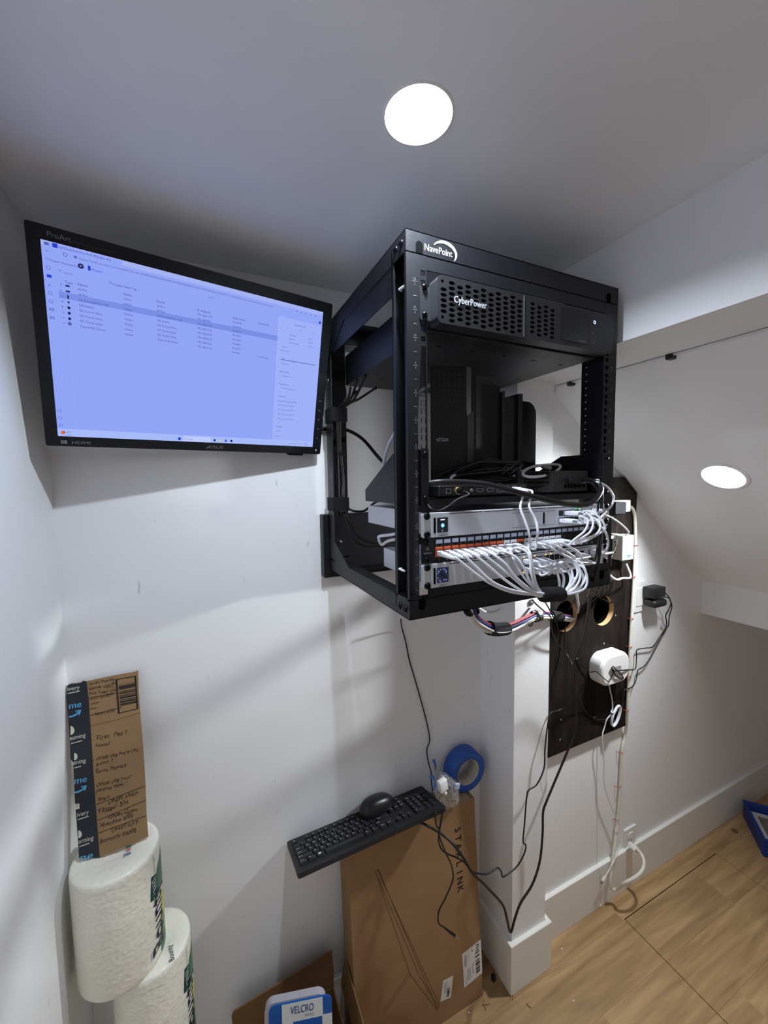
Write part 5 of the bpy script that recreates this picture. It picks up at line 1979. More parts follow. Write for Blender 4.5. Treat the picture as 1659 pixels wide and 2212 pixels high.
cable('power_cable', 'thin black cable from the left hole down past the pier to the box', 'cable', [onY(*q) for q in ((1222, 1335, .99), (1221, 1360, .945), (1221, 1395, .94), (1225, 1415, .93), (1236, 1436, .90), (1240, 1460, .89), (1239, 1490, .89), (1228, 1520, .90), (1208, 1534, .91), (1190, 1540, .905), (1184, 1560, .90), (1180, 1590, .895), (1177, 1620, .89), (1175, 1660, .888), (1160, 1694, .885), (1143, 1706, .883), (1138, 1720, .882), (1133, 1780, .882), (1130, 1818, .882), (1136, 1826, .882), (1132, 1845, .88), (1118, 1870, .878), (1100, 1886, .875), (1086, 1894, .872), (1083, 1884, .872), (1076, 1875, .87), (1066, 1880, .868), (1050, 1888, .866), (1030, 1886, .868), (1018, 1880, .872), (1002, 1862, .88), (985, 1852, .885), (968, 1845, .89), (955, 1836, .89), (948, 1820, .895), (948, 1800, .90), (951, 1780, .91), (955, 1755, .925))], .0024, M_CABLEB, None, 8, 8)
cable('power_cable', 'thin black cable crossing the white pier from the rack to the dark board', 'cable', [onY(*q) for q in ((1150, 1296, .72), (1158, 1305, .78), (1175, 1320, .84), (1190, 1334, .87), (1191, 1355, .88), (1198, 1378, .89), (1212, 1400, .90), (1228, 1422, .89), (1236, 1440, .885), (1240, 1470, .88), (1250, 1505, .92), (1262, 1532, .945), (1275, 1546, .948), (1290, 1554, .948))], .0021, M_CABLEB, None, 8, 8)
cable('power_cable', 'second thin black cable crossing the pier top into the left hole', 'cable', [onY(*q) for q in ((1176, 1298, .74), (1186, 1315, .80), (1196, 1335, .88), (1204, 1352, .94), (1206, 1368, .948))], .0019, M_CABLEB, None, 8, 8)
cable('power_cable', 'black cable passing from the sleeve into the left hole', 'cable', [onY(*q) for q in ((1262, 1262, .62), (1246, 1288, .78), (1232, 1312, .93), (1222, 1326, .985), (1221, 1350, 1.0))], .0021, M_CABLEB, None, 8, 8)
HG = 'black leads above the right hole'
for i, w_ in enumerate([((1281, 1268, .80), (1284, 1278, .86), (1292, 1288, .93), (1300, 1294, 1.0)), ((1286, 1266, .80), (1292, 1280, .88), (1296, 1290, .95), (1303, 1300, 1.02)), ((1303, 1264, .82), (1303, 1276, .88), (1299, 1288, .95), (1296, 1300, 1.02)),
                        ((1312, 1262, .82), (1312, 1276, .88), (1306, 1286, .94), (1300, 1292, 1.0)), ((1320, 1258, .85), (1316, 1274, .90), (1309, 1284, .95), (1302, 1296, 1.03)), ((1297, 1265, .80), (1290, 1276, .88), (1288, 1286, .94), (1296, 1294, 1.0)), ((1325, 1252, .88), (1321, 1270, .92), (1316, 1286, .95), (1323, 1298, .945), (1318, 1302, .95), (1300, 1292, .955))]):
    cable('power_lead', 'black lead tucked into the right hole of the dark board', 'cable', [onY(*q) for q in w_], .0026, M_CABLEB, HG, 8, 8)
# ------------------------------------------------------------------ tall cardboard box leaning on the wall
TRb, BRb = onY(1025, 1712, .985), onZ(1048, 2147, 0.0005)
TLb = onY(751, 1851, .985)
zt_ = (TRb.z + TLb.z) / 2
BX0, BX1 = TLb.x, TRb.x
BYT, BYB = .985, BRb.y
lean = V((0, BYT - BYB, zt_)).normalized()
BXH = V((0, BYT - BYB, zt_)).length
FB = Frame(V((BX0, BYB, 0.0005)), (1, 0, 0), lean)       # n towards viewer
BW = BX1 - BX0
BD = .078
M_BOX = mat('kraft_box', (150, 119, 86), .8, noise=.05, nscale=18, bump=.12, bscale=150, spec=.2)
t = thing('cardboard_box', 'tall flat brown box with a name printed down its right side, against the wall', 'box', V((BX0 + BW / 2, BYB, 0.0005)))
b = MB()
b.box(0, BW, 0, BXH, -BD, 0, M_BOX, .0015, FB)
M_LINE = mat('thin_box_print', (66, 44, 26), .8)


def bq(px, py, z=.0006):
    p = onP(px, py, FB.o, FB.n)
    d = p - FB.o
    return FB(d.dot(FB.u), d.dot(FB.v), z)


def buv(px, py):
    d = onP(px, py, FB.o, FB.n) - FB.o
    return d.dot(FB.u), d.dot(FB.v)


for seg_ in ([(810, 1881), (817, 1878), (945, 2180), (949, 2170), (815, 1878)], [(810, 1881), (882, 2092), (884, 2102), (945, 2182)], [(817, 1895), (905, 2105), (947, 2176)], [(884, 2100), (828, 2184), (829, 2191), (887, 2104)]):
    b.ribbon([bq(*q) for q in seg_], .0011, M_LINE, FB.n)
# spaced name, letters turned a quarter turn
LETT = [('S', 985, 1793), ('T', 988, 1818), ('A', 990, 1836), ('R', 991, 1854), ('L', 993, 1872), ('I', 996, 1887), ('N', 997, 1898), ('K', 998, 1917)]
us, vs_ = buv(987, 1793)
ue, ve = buv(998, 1918)
fl = Frame(FB((us + ue) / 2 - .012, vs_, 0), -FB.v, FB.u, FB.n)
step = (vs_ - ve) / 7
for i, ch in enumerate('STARLINK'):
    for ox_ in (-.0006, 0, .0006):
        b.text(ch, fl, step * i + ox_, ox_, .0215, M_INKB, z=.0006 + ox_ * .05, align='c')
b.build('body', t)
M_PAPER = mat('white_shipping_paper', (216, 214, 212), .7, noise=.04, nscale=90)
# shipping label folded round the right edge, and a small label
for nm, pts, z in (('shipping_label', [(998, 2061), (1043, 2026), (1046, 2098), (1003, 2134)], .0004), ('small_label', [(957, 2118), (979, 2107), (974, 2154), (951, 2164)], .0004)):
    b = MB()
    P = [buv(*q) for q in pts]
    if nm == 'shipping_label':
        P[1] = (BW - .0002, P[1][1])
        P[2] = (BW - .0002, P[2][1])
    cx_, cy_ = sum(p[0] for p in P) / 4, sum(p[1] for p in P) / 4
    o = [FB(p[0], p[1], z) for p in P]
    b.add(o, [(3, 2, 1, 0)], M_PAPER)
    e_u = (V((P[1][0] - P[0][0], P[1][1] - P[0][1], 0)))
    e_v = (V((P[3][0] - P[0][0], P[3][1] - P[0][1], 0)))

    def lq(a, c):
        x = P[0][0] * (1 - a) * (1 - c) + P[1][0] * a * (1 - c) + P[2][0] * a * c + P[3][0] * (1 - a) * c
        y = P[0][1] * (1 - a) * (1 - c) + P[1][1] * a * (1 - c) + P[2][1] * a * c + P[3][1] * (1 - a) * c
        return x, y
    random.seed(4)
    if nm == 'shipping_label':
        for i in range(34):
            c = .26 + .62 * i / 34
            if random.random() < .75:
                x0, y0 = lq(.66, c)
                x1, y1 = lq(.88, c)
                b.ribbon([FB(x0, y0, .0009), FB(x1, y1, .0009)], .0014 * random.uniform(.5, 1.4), M_INKB, FB.n)
        x0, y0 = lq(.62, .04)
        f2 = Frame(FB(*lq(.70, .02), 0), -FB.v, FB.u, FB.n)
        b.text('FH', f2, .002, 0, .013, M_INKB, z=.0009)
        b.text('H', Frame(FB(*lq(.47, .09), 0), -FB.v, FB.u, FB.n), 0, 0, .006, M_INKB, z=.0009)
        for i, (a, c0, s) in enumerate(((.10, .10, 'FROM SPACE SHIPPING DEPT'), (.17, .12, '1 ROCKET ROAD HAWTHORNE'), (.22, .56, 'SHIP TO ROOM'), (.28, .56, 'OFFICE SUITE'), (.36, .56, 'MAIN ST'), (.50, .48, 'TRACKING 1Z 999'), (.12, .66, 'REF 00123'))):
            f2 = Frame(FB(*lq(a, c0), 0), -FB.v, FB.u, FB.n)
            b.text('|||||||||||||||'[:len(s)], f2, 0, 0, .0034, M_INKG, z=.0009, width=.034)
    else:
        for i in range(16):
            c = .5 + .4 * i / 16
            x0, y0 = lq(.55, c)
            x1, y1 = lq(.8, c)
            b.ribbon([FB(x0, y0, .0009), FB(x1, y1, .0009)], .001 * random.uniform(.5, 1.4), M_INKB, FB.n)
        for a in (.15, .28, .4):
            f2 = Frame(FB(*lq(a, .15), 0), -FB.v, FB.u, FB.n)
            b.text('|||||||||', f2, 0, 0, .0022, M_INKG, z=.0009, width=.03)
    b.build(nm, t, label='white shipping label' if nm[1] == 'h' else 'small white bar code label')
b = MB()
b.frect(FB, BW * .80, BW - .004, BXH - .0004, BXH, M_PAPER, .0001)
tp_ = mat('clear_packing_tape', (196, 170, 136), .15)
b.quad(FB(BW * .62, BXH + .0004, -.002), FB(BW * .97, BXH + .0004, -.002), FB(BW * .97, BXH + .0004, -.05), FB(BW * .62, BXH + .0004, -.05), tp_)
b.build('tape', t)

# ------------------------------------------------------------------ keyboard balanced on the box
KC = V((.3985, .9995, -.979 + CAM_Z))
KU, KV = V((1.0, .004, .026)).normalized(), V((.0, .966, -.262))
KV = (KV - KU * KV.dot(KU)).normalized()
KF = Frame(KC, KU, KV)
KW, KH = .437, .150
t = thing('keyboard', 'full size black keyboard with white legends balanced on top of the tall brown box', 'keyboard', KF(0, 0, -.018))
M_KB = mat('matt_black_keyboard', (25, 26, 29), .5, noise=.1, nscale=60, bump=.06, bscale=900)
M_KEY = mat('matt_black_keycap', (30, 31, 34), .5, noise=.08, nscale=50)
b = MB()
o = rrect(-KW / 2, KW / 2, -KH / 2, KH / 2, .006, 4)
b.prism(o, -.0115, .0, M_KB, KF)
for fx in (-.17, .15):
    b.prism(rrect(fx - .012, fx + .012, KH / 2 - .03, KH / 2 - .004, .003), -.022, -.0115, M_KB, KF)
b.build('body', t)
P_ = .0181
keys = []
x00 = -KW / 2 + .0105
rows = [(.0510, [(0, 1), (2, 1), (3, 1), (4, 1), (5, 1), (6.5, 1), (7.5, 1), (8.5, 1), (9.5, 1), (11, 1), (12, 1), (13, 1), (14, 1)]),
        (.0285, [(i, 1) for i in range(13)] + [(13, 2)]),
        (.0105, [(0, 1.5)] + [(1.5 + i, 1) for i in range(12)] + [(13.5, 1.5)]),
        (-.0075, [(0, 1.75)] + [(1.75 + i, 1) for i in range(11)] + [(12.75, 2.25)]),
        (-.0255, [(0, 2.25)] + [(2.25 + i, 1) for i in range(10)] + [(12.25, 2.75)]),
        (-.0435, [(0, 1.25), (1.25, 1.25), (2.5, 1.25), (3.75, 6.25), (10, 1.25), (11.25, 1.25), (12.5, 1.25), (13.75, 1.25)])]
LEG = [['Esc', 'F1', 'F2', 'F3', 'F4', 'F5', 'F6', 'F7', 'F8', 'F9', 'F10', 'F11', 'F12'],
       list('`1234567890-=') + ['Bksp'], ['Tab'] + list('QWERTYUIOP[]') + ['\\'], ['Caps'] + list("ASDFGHJKL;'") + ['Enter'], ['Shift'] + list('ZXCVBNM,./') + ['Shift'],
       ['Ctrl', 'Fn', '#', '', 'Alt', 'Fn', 'Menu', 'Ctrl']]
for (y, r), lg_ in zip(rows, LEG):
    for (c, w), s in zip(r, lg_):
        keys.append((x00 + c * P_, x00 + (c + w) * P_, y, s))
x01 = x00 + 15 * P_ + .0075
for y, cs, ss in ((.0510, (0, 1, 2), ('Prt', 'Scr', 'Pau')), (.0285, (0, 1, 2), ('Ins', 'Hm', 'PgU')), (.0105, (0, 1, 2), ('Del', 'End', 'PgD')), (-.0255, (1,), ('^',)), (-.0435, (0, 1, 2), ('<', 'v', '>'))):
    for c, s in zip(cs, ss):
        keys.append((x01 + c * P_, x01 + (c + 1) * P_, y, s))
x02 = x01 + 3 * P_ + .0075
for y, cs, ss in ((.0285, (0, 1, 2, 3), ('Num', '/', '*', '-')), (.0105, (0, 1, 2), '789'), (-.0075, (0, 1, 2), '456'), (-.0255, (0, 1, 2), '123'), (-.0435, (0,), '0')):
    for c, s in zip(cs, ss):
        w = 2 if s == '0' else 1
        keys.append((x02 + c * P_, x02 + (c + w) * P_, y, s))
keys.append((x02 + 2 * P_, x02 + 3 * P_, -.0435, '.'))
kcount = 0
rest = MB()
tall = [(x02 + 3 * P_, x02 + 4 * P_, .0105, -.0075, '+'), (x02 + 3 * P_, x02 + 4 * P_, -.0255, -.0435, 'Ent')]


def keycap(mb, x0, x1, y0, y1, s):
    g = .0008
    a = rrect(x0 + g, x1 - g, y0 + g, y1 - g, .0016, 2)
    c = rrect(x0 + .0024, x1 - .0024, y0 + .0018, y1 - .0030 + .0012, .0018, 2)
    mb.prism(a, 0, .0062, M_KEY, KF, top=c)
    if s == '#':
        mb.frect(KF, x0 + .006, x0 + .0125, y0 + .006, y0 + .0125, M_INKW, .0065)
    elif s:
        mb.text(s, KF, x0 + .0042, y1 - .0075, .0038 if len(s) > 1 else .0046, M_INKW, z=.0065)


for x0, x1, y, s in keys:
    h = .0145 if abs(y - .0510) < 1e-6 else .0178
    if s in ('F9', 'F10', '9', '0', 'O', 'P') and x1 < 0:
        pass
    mb = MB() if kcount < 100 else rest
    keycap(mb, x0, x1, y - h / 2, y + h / 2, s)
    if kcount < 100:
        mb.build('spacebar' if s == '' else 'key', t)
    kcount += 1
for x0, x1, ya, yb, s in tall:
    keycap(rest, x0, x1, yb - .0089, ya + .0089, s)
o = rest.build('key', t)
o['kind'] = 'stuff'

# mouse lying on the keyboard
mp_ = onP(815, 1748, KF(0, 0, .0075), KF.n)
d = mp_ - KC
mu, mv = d.dot(KF.u), d.dot(KF.v)
t = thing('computer_mouse', 'rounded black mouse resting on the middle of the keyboard', 'mouse', KF(mu, mv, .0072))
ax = KF.u * .985 + KF.v * .17
MFr = Frame(KF(mu, mv, .0072), ax, KF.n.cross(ax))
b = MB()
NU, NV_ = 36, 14
vs, fs = [], []
for j in range(NV_ + 1):
    ph = math.pi / 2 * j / NV_
    for i in range(NU):
        th = 2 * math.pi * i / NU
        r = math.cos(ph) ** .62 if j < NV_ else 0.0
        x = .0575 * r * math.copysign(abs(math.cos(th)) ** .85, math.cos(th))
        y = .0320 * r * math.copysign(abs(math.sin(th)) ** .85, math.sin(th))
        z = .036 * math.sin(ph) ** .95 * (1 - .14 * x / .0575) + .002
        vs.append(MFr(x, y, z))
for j in range(NV_):
    for i in range(NU):
        k = (i + 1) % NU
        fs.append((j * NU + i, j * NU + k, (j + 1) * NU + k, (j + 1) * NU + i))
b.add(vs, fs, mat('satin_black_plastic', (20, 21, 24), .34, noise=.06, bump=.04, bscale=900), True)
b.add([MFr(.0570 * math.copysign(abs(math.cos(a)) ** .85, math.cos(a)), .0315 * math.copysign(abs(math.sin(a)) ** .85, math.sin(a)), .0) for a in [2 * math.pi * i / 36 for i in range(36)]] + vs[:36], [tuple(range(35, -1, -1))] + [(i, (i + 1) % 36, 36 + (i + 1) % 36, 36 + i) for i in range(36)], M_PLASTIC)
b.build('shell', t)
b = MB()
wc = MFr(.030, 0, .0262)
b.lathe([(.0, -.003), (.006, -.003), (.0068, 0), (.006, .003), (0, .003)], M_PLASTIC, wc, MFr.v, 20)
b.build('scroll_wheel', t)

cable('mouse_cable', 'thin black cable hanging down the wall from the rack to the keyboard end', 'cable', [onY(*q) for q in ((866, 1338, 1.02), (868, 1355, 1.06), (876, 1385, 1.068), (884, 1425, 1.069), (897, 1470, 1.069), (914, 1530, 1.069), (925, 1575, 1.069), (928, 1600, 1.068), (922, 1620, 1.066), (925, 1645, 1.06), (931, 1668, 1.04), (932, 1690, 1.02), (936, 1712, 1.0), (941, 1738, .965), (941, 1755, .92), (941, 1775, .912), (944, 1786, .912), (950, 1790, .912))], .0021, M_CABLEB, None, 8, 8)
t = thing('power_lead', 'black lead hanging over the box front ending in a silver barrel plug', 'cable', onY(957, 1752, .925))
pts = [onY(*q) for q in ((957, 1752, .925), (953, 1775, .912), (949, 1800, .905), (952, 1815, .90), (962, 1840, .897), (974, 1866, .894), (979, 1890, .895), (976, 1908, .896), (962, 1940, .897), (949, 1965, .898), (946, 1985, .899), (949, 1996, .899), (960, 2004, .899))]
MB().tube(cr_curve(pts, 8), .0021, M_CABLEB, 8).build('jacket', t)
b = MB()
a_, c_, e_ = onY(960, 2004, .899), onY(982, 2021, .899), onY(990, 2027, .899)
b.tube([a_, a_.lerp(c_, .4), c_], .0042, M_CABLEB, 10, rfun=lambda s: .55 + .45 * s)
b.build('plug_body', t)
b = MB()
b.cyl(c_, e_, .0029, M_STEEL, seg=12)
b.build('plug_tip', t, label='silver plug tip')

# roll of blue tape standing on the box
M_TAPE = mat('blue_masking_tape', (38, 88, 176), .6, noise=.06, nscale=60)
M_TAPEIN = mat('kraft_core', (188, 180, 166), .7, noise=.25, nscale=70)
tc_ = onY(1012, 1658, 1.012)
zc_ = zt_ + .0008 + .0665
t = thing('tape_roll', 'roll of blue masking tape standing on edge on top of the tall brown box', 'tape', V((tc_.x, 1.035, zt_)))
b = MB()
R0, R1 = .0662, .0405
b.lathe([(R0 - .001, 0), (R0, .001), (R0, .047), (R0 - .001, .048), (R1 + .002, .048), (R1 + .002, 0)], M_TAPE, V((tc_.x, 1.012, zc_)), (0, 1, 0), 56, close=True)
b.build('tape', t)
b = MB()
b.lathe([(R1 + .0019, .0005), (R1, .0005), (R1, .0475), (R1 + .0019, .0475)], M_TAPEIN, V((tc_.x, 1.012, zc_)), (0, 1, 0), 56)
b.build('core', t, label='printed pale cardboard core')

# clear plastic bag with small parts
M_BAG = bpy.data.materials.new('clear_plastic_film')
M_BAG.use_nodes = True
nt = M_BAG.node_tree
nt.nodes.remove(nt.nodes['Principled BSDF'])
tr_ = nt.nodes.new('ShaderNodeBsdfTransparent')
tr_.inputs['Color'].default_value = (.93, .94, .96, 1)
gl_ = nt.nodes.new('ShaderNodeBsdfGlossy')
gl_.inputs['Roughness'].default_value = .06
gl_.inputs['Color'].default_value = (.9, .92, .95, 1)
df_ = nt.nodes.new('ShaderNodeBsdfDiffuse')
df_.inputs['Color'].default_value = (.7, .72, .76, 1)
ly = nt.nodes.new('ShaderNodeLayerWeight')
ly.inputs['Blend'].default_value = .5
mx1 = nt.nodes.new('ShaderNodeMixShader')
nt.links.new(ly.outputs['Facing'], mx1.inputs[0])
nt.links.new(tr_.outputs[0], mx1.inputs[1])
nt.links.new(gl_.outputs[0], mx1.inputs[2])
mx2 = nt.nodes.new('ShaderNodeMixShader')
mx2.inputs[0].default_value = .14
nt.links.new(mx1.outputs[0], mx2.inputs[1])
nt.links.new(df_.outputs[0], mx2.inputs[2])
nt.links.new(mx2.outputs[0], nt.nodes['Material Output'].inputs['Surface'])
bc = onY(964, 1688, .985)
bz = zt_ + .001
t = thing('plastic_bag', 'crumpled clear plastic bag of small white parts beside the blue tape roll', 'plastic bag', V((bc.x, .99, bz)))
bm = bmesh.new()
bmesh.ops.create_icosphere(bm, subdivisions=4, radius=1.0)
random.seed(11)
dirs = [(V((random.uniform(-1, 1), random.uniform(-1, 1), random.uniform(-1, 1))).normalized(), random.uniform(.62, 1.0)) for _ in range(22)]
for q in bm.verts:
    d = q.co.normalized()
    r = 1.12
    for n_d, h in dirs:
        k = d.dot(n_d)
        if k > .15:
            r = min(r, h / k)
    x, y, z = d * r
    tw = 1.0 - .28 * max(0, z)
    d2 = V((math.sin(31 * d.y + 9 * d.z), math.sin(27 * d.x + 14 * d.z), math.sin(23 * d.x - 17 * d.y))) * .05
    x, y, z = x + d2.x, y + d2.y, z + d2.z
    q.co = V((x * .050 * tw, y * .036 * tw, z * .060))
lo = min(q.co.z for q in bm.verts)
bm.verts.index_update()
b = MB()
b.add([V((bc.x, .995, bz)) + V((q.co.x - .1 * q.co.z, q.co.y, max(.001, q.co.z - lo))) for q in bm.verts], [tuple(q.index for q in f.verts) for f in bm.faces], M_BAG)
bm.free()
b.build('film', t)
b = MB()
fi = Frame(onY(957, 1697, .966), V((.95, .1, .15)), V((-.1, .1, .98)))
b.box(-.014, .014, -.016, .016, -.012, .006, M_WHITEP, .002, fi, 2)
b.cyl(fi(0, -.016, -.003), fi(.006, -.030, -.003), .006, M_WHITEP, seg=14)
b.build('white_fitting', t)
b = MB()
fi = Frame(onY(987, 1698, .972), V((.9, .1, -.3)), V((.3, .0, .9)))
b.box(-.009, .009, -.008, .008, -.004, .004, M_LABEL, .001, fi)
b.build('grey_fitting', t)
b = MB()
TORN = mat('blue_film_strip', (74, 116, 180), .35)
s0 = onY(934, 1672, 1.02)
strip = [onY(930, 1676, 1.03), onY(936, 1684, 1.015), onY(939, 1694, 1.0), onY(938, 1706, .99)]
b.ribbon(cr_curve(strip, 5), .014, TORN, (0, -1, 0))
strip = [onY(936, 1640, 1.05), onY(940, 1652, 1.045), onY(941, 1664, 1.03)]
b.ribbon(cr_curve(strip, 5), .010, TORN, (0, -1, 0))
b.build('blue_strip', t, label='torn strip of blue film')

# ------------------------------------------------------------------ open carton with a fastener pack, bottom edge of the view
CXa, CXb, CYa, CYb = .030, .292, .800, 1.030
M_CART = mat('carton_inside', (118, 88, 58), .88, noise=.08, nscale=20, spec=.15)
t = thing('cardboard_box', 'small open brown carton with raised back flap standing left of the tall box', 'box', V(((CXa + CXb) / 2, .92, 0)))
b = MB()
th = .004
b.box(CXa, CXb, CYa, CYb, .0005, th, M_CART)
for (x0, x1, y0, y1) in ((CXa, CXa + th, CYa, CYb), (CXb - th, CXb, CYa, CYb), (CXa, CXb, CYa, CYa + th), (CXa, CXb, CYb - th, CYb)):
    b.box(x0, x1, y0, y1, .0005, .20, M_CART)
b.build('carton', t)
# back flap: outline measured on its own plane
YFp = CYb
pts = [onY(503, 2190, YFp), onY(505, 2184, YFp), onY(717, 2053, YFp), onY(722, 2130, YFp)]
b = MB()
poly = [(pts[0].x - .002, .19), (CXb, .19), (pts[2].x + .003, pts[2].z - .06), (pts[2].x, pts[2].z), (pts[1].x, pts[1].z), (pts[0].x - .003, pts[1].z - .012)]
fbk = Frame((0, YFp, 0), (1, 0, 0), (0, 0, 1))
b.prism(poly, -.002, .002, M_CART, fbk)
b.build('back_flap', t)
b = MB()
fs_ = Frame(V((CXb - .001, 0, 0)), (0, 1, 0), V((.12, 0, 1)), V((1, 0, -.12)))
b.prism([(CYa + .03, .195), (CYb - .004, .195), (CYb - .01, .285), (CYa + .05, .27)], -.001, .002, M_CART, fs_)
b.build('side_flap', t)

VY = .905
ztop = onY(650, 2146, VY).z
fvp = Frame(onY(645, 2212, VY), (.961, -.276, .0), V((.04, .15, .985)))


def vq(px, py):
    d = onP(px, py, fvp.o, fvp.n) - fvp.o
    return d.dot(fvp.u), d.dot(fvp.v)


t = thing('fastener_pack', 'blue and white hook fastener pack on a grey tray standing in the open carton', 'pack', V((fvp.o.x, VY, ztop - .2)))
b = MB()
vl, vt = vq(571, 2212)[0], vq(650, 2146)[1]
vr = vq(703, 2150)[0]
b.prism(rrect(vl, vr, -.11, vt - .013, .022, 7), -.022, -.004, mat('grey_blister', (168, 166, 176), .4), fvp)
b.build('tray', t)
b = MB()
cl, cr2, ct = vq(581, 2212)[0], vq(717, 2170)[0], vq(690, 2157)[1]
M_VB = mat('bright_blue_print', (0, 84, 168), .5)
M_VW = mat('white_card_print', (214, 220, 220), .5)
card = rrect(cl, cr2, -.11, ct + .004, .016, 7)
b.prism(card, -.0036, 0, M_VB, fvp)
wl, wr_, wt = vq(609, 2180)[0], vq(697, 2160)[0], ct + .003
b.plate([(wl, -.108), (wr_, -.108), (wr_, wt), (wl, wt)], [], .0002, .0006, M_VW, fvp)
yb = vq(670, 2200)[1]
b.plate([(wr_ - .002, -.108), (cr2 - .0002, -.108), (cr2 - .0002, yb + .003), (wr_ - .002, yb + .003)], [], .0003, .0008, M_VW, fvp)
b.plate([(wl + .026, -.108), (wr_ - .002, -.108), (wr_ - .002, yb + .001), (wl + .026, yb + .001)], [], .0006, .0010, M_VB, fvp)
tx, ty = vq(627, 2191)
tx2, ty2 = vq(677, 2181)
fvt = Frame(fvp(tx, ty, 0), fvp(tx2, ty2, 0) - fvp(tx, ty, 0), fvp.v)
b.text('VELCRO', fvt, 0, 0, .0165, mat('navy_print', (34, 56, 130), .5), z=.0010, width=(fvp(tx2, ty2, 0) - fvp(tx, ty, 0)).length, shear=.05)
b.text('VELCRO', fvt, .0005, .0003, .0165, MATS['navy_print'], z=.0011, width=(fvp(tx2, ty2, 0) - fvp(tx, ty, 0)).length, shear=.05)
q_ = vq(659, 2195)
b.text('BRAND', fvp, q_[0], q_[1], .006, M_INKG, z=.0010, width=.022)
b.build('card', t)
# ------------------------------------------------------------------ paper towel rolls in the corner
def towel_material():
    m = bpy.data.materials.new('quilted_paper')
    m.use_nodes = True
    nt = m.node_tree
    L = nt.links.new
    b = nt.nodes['Principled BSDF']
    b.inputs['Base Color'].default_value = (*lin((238, 236, 222)), 1)
    b.inputs['Roughness'].default_value = .55
    b.inputs['Coat Weight'].default_value = .35
    b.inputs['Coat Roughness'].default_value = .18
    tc = nt.nodes.new('ShaderNodeTexCoord')
    v = nt.nodes.new('ShaderNodeTexVoronoi')
    v.inputs['Scale'].default_value = 110
    n = nt.nodes.new('ShaderNodeTexNoise')
    n.inputs['Scale'].default_value = 28
    n.inputs['Detail'].default_value = 6
    n.inputs['Distortion'].default_value = .8
    L(tc.outputs['Object'], v.inputs['Vector'])
    L(tc.outputs['Object'], n.inputs['Vector'])
    ad = nt.nodes.new('ShaderNodeMath')
    ad.operation = 'MULTIPLY_ADD'
    L(v.outputs['Distance'], ad.inputs[0])
    ad.inputs[1].default_value = .35
    L(n.outputs['Fac'], ad.inputs[2])
    bp = nt.nodes.new('ShaderNodeBump')
    bp.inputs['Strength'].default_value = .65
    bp.inputs['Distance'].default_value = .0042
    L(ad.outputs[0], bp.inputs['Height'])
    L(bp.outputs['Normal'], b.inputs['Normal'])
    MATS['towel'] = m
    return m


M_TOWEL = towel_material()
M_GREEN = mat('dark_green_print', (16, 74, 56), .4)
M_GREEN2 = mat('leaf_green_print', (60, 112, 84), .4)
M_YEL = mat('yellow_green_print', (196, 196, 96), .4)
M_NAVY = mat('black_navy_print', (24, 24, 44), .4)


def towel_roll(label, c, r, z0, z1, a_print):
    t = thing('paper_towel_roll', label, 'paper towels', V((c.x, c.y, z0)))
    b = MB()
    h = z1 - z0
    prof = [(0.0, .003), (r * .3, .001), (r - .008, .0), (r - .003, .0015), (r - .0008, .005), (r, .011), (r * 1.006, h * .5), (r, h - .011), (r - .0008, h - .005), (r - .003, h - .0015), (r - .008, h), (r * .45, h - .001), (r * .25, h - .006), (0, h - .008)]
    b.lathe(prof, M_TOWEL, V((c.x, c.y, z0)), (0, 0, 1), 64)
    b.build('roll', t)

    def cyl(s, zz, off=.0006):
        a = a_print + s / r
        return V((c.x + (r + off) * math.cos(a), c.y + (r + off) * math.sin(a), z0 + zz))

    def patch(pts, m, n=6, off=.0008):
        # pts: quad in (s, z)
        vs, fs = [], []
        for j in range(n + 1):
            for i in range(n + 1):
                u, w = i / n, j / n
                s = pts[0][0] * (1 - u) * (1 - w) + pts[1][0] * u * (1 - w) + pts[2][0] * u * w + pts[3][0] * (1 - u) * w
                zz = pts[0][1] * (1 - u) * (1 - w) + pts[1][1] * u * (1 - w) + pts[2][1] * u * w + pts[3][1] * (1 - u) * w
                vs.append(cyl(s, zz, off))
        for j in range(n):
            for i in range(n):
                k = j * (n + 1) + i
                fs.append((k, k + 1, k + n + 2, k + n + 1))
        b.add(vs, fs, m)

    def ctext(s, s0, z_, hgt, width, m, off=.0012):
        # reads upwards, letter tops turned to the viewer's left (smaller s)
        vs, fs = text_mesh(s)
        xa, xb = min(q.x for q in vs), max(q.x for q in vs)
        k = hgt / .69
        kx = width / (xb - xa)
        b.add([cyl(s0 - q.y * k - .12 * (q.x - xa) * kx * 0, z_ + (q.x - xa) * kx, off) for q in vs], fs, m)
    b = MB()
    patch([(-.012, h * .60), (.012, h * .545), (.012, h * .77), (-.006, h * .80)], M_GREEN)
    patch([(.012, h * .56), (.055, h * .60), (.055, h * .92), (.012, h * .80)], M_GREEN2)
    for i in range(5):
        patch([(-.002 - .001 * i, h * (.62 + .03 * i)), (.007, h * (.635 + .03 * i)), (.007, h * (.645 + .03 * i)), (-.002 - .001 * i, h * (.63 + .03 * i))], M_INKW, 2, .0011)
    patch([(.020, h * .20), (.060, h * .10), (.060, h * .55), (.020, h * .52)], M_YEL)
    patch([(.012, h * .02), (.050, h * .02), (.050, h * .30), (.016, h * .30)], M_GREEN2)
    ctext('Bounty', .0255, h * .085, .044, h * .58, M_INKW, .0011)
    for e_ in (0, .0012, .0024):
        ctext('Bounty', .023 + e_, h * .09 + e_ * .3, .038, h * .565, M_NAVY, .0015 + e_ * .05)
    ctext('Select-A-Size  6 Double Rolls', .006, h * .80, .0045, h * .16, M_INKG, .0011)
    b.build('wrapper_print', t, label='printed wrapper panel in green, yellow and navy')
    return t


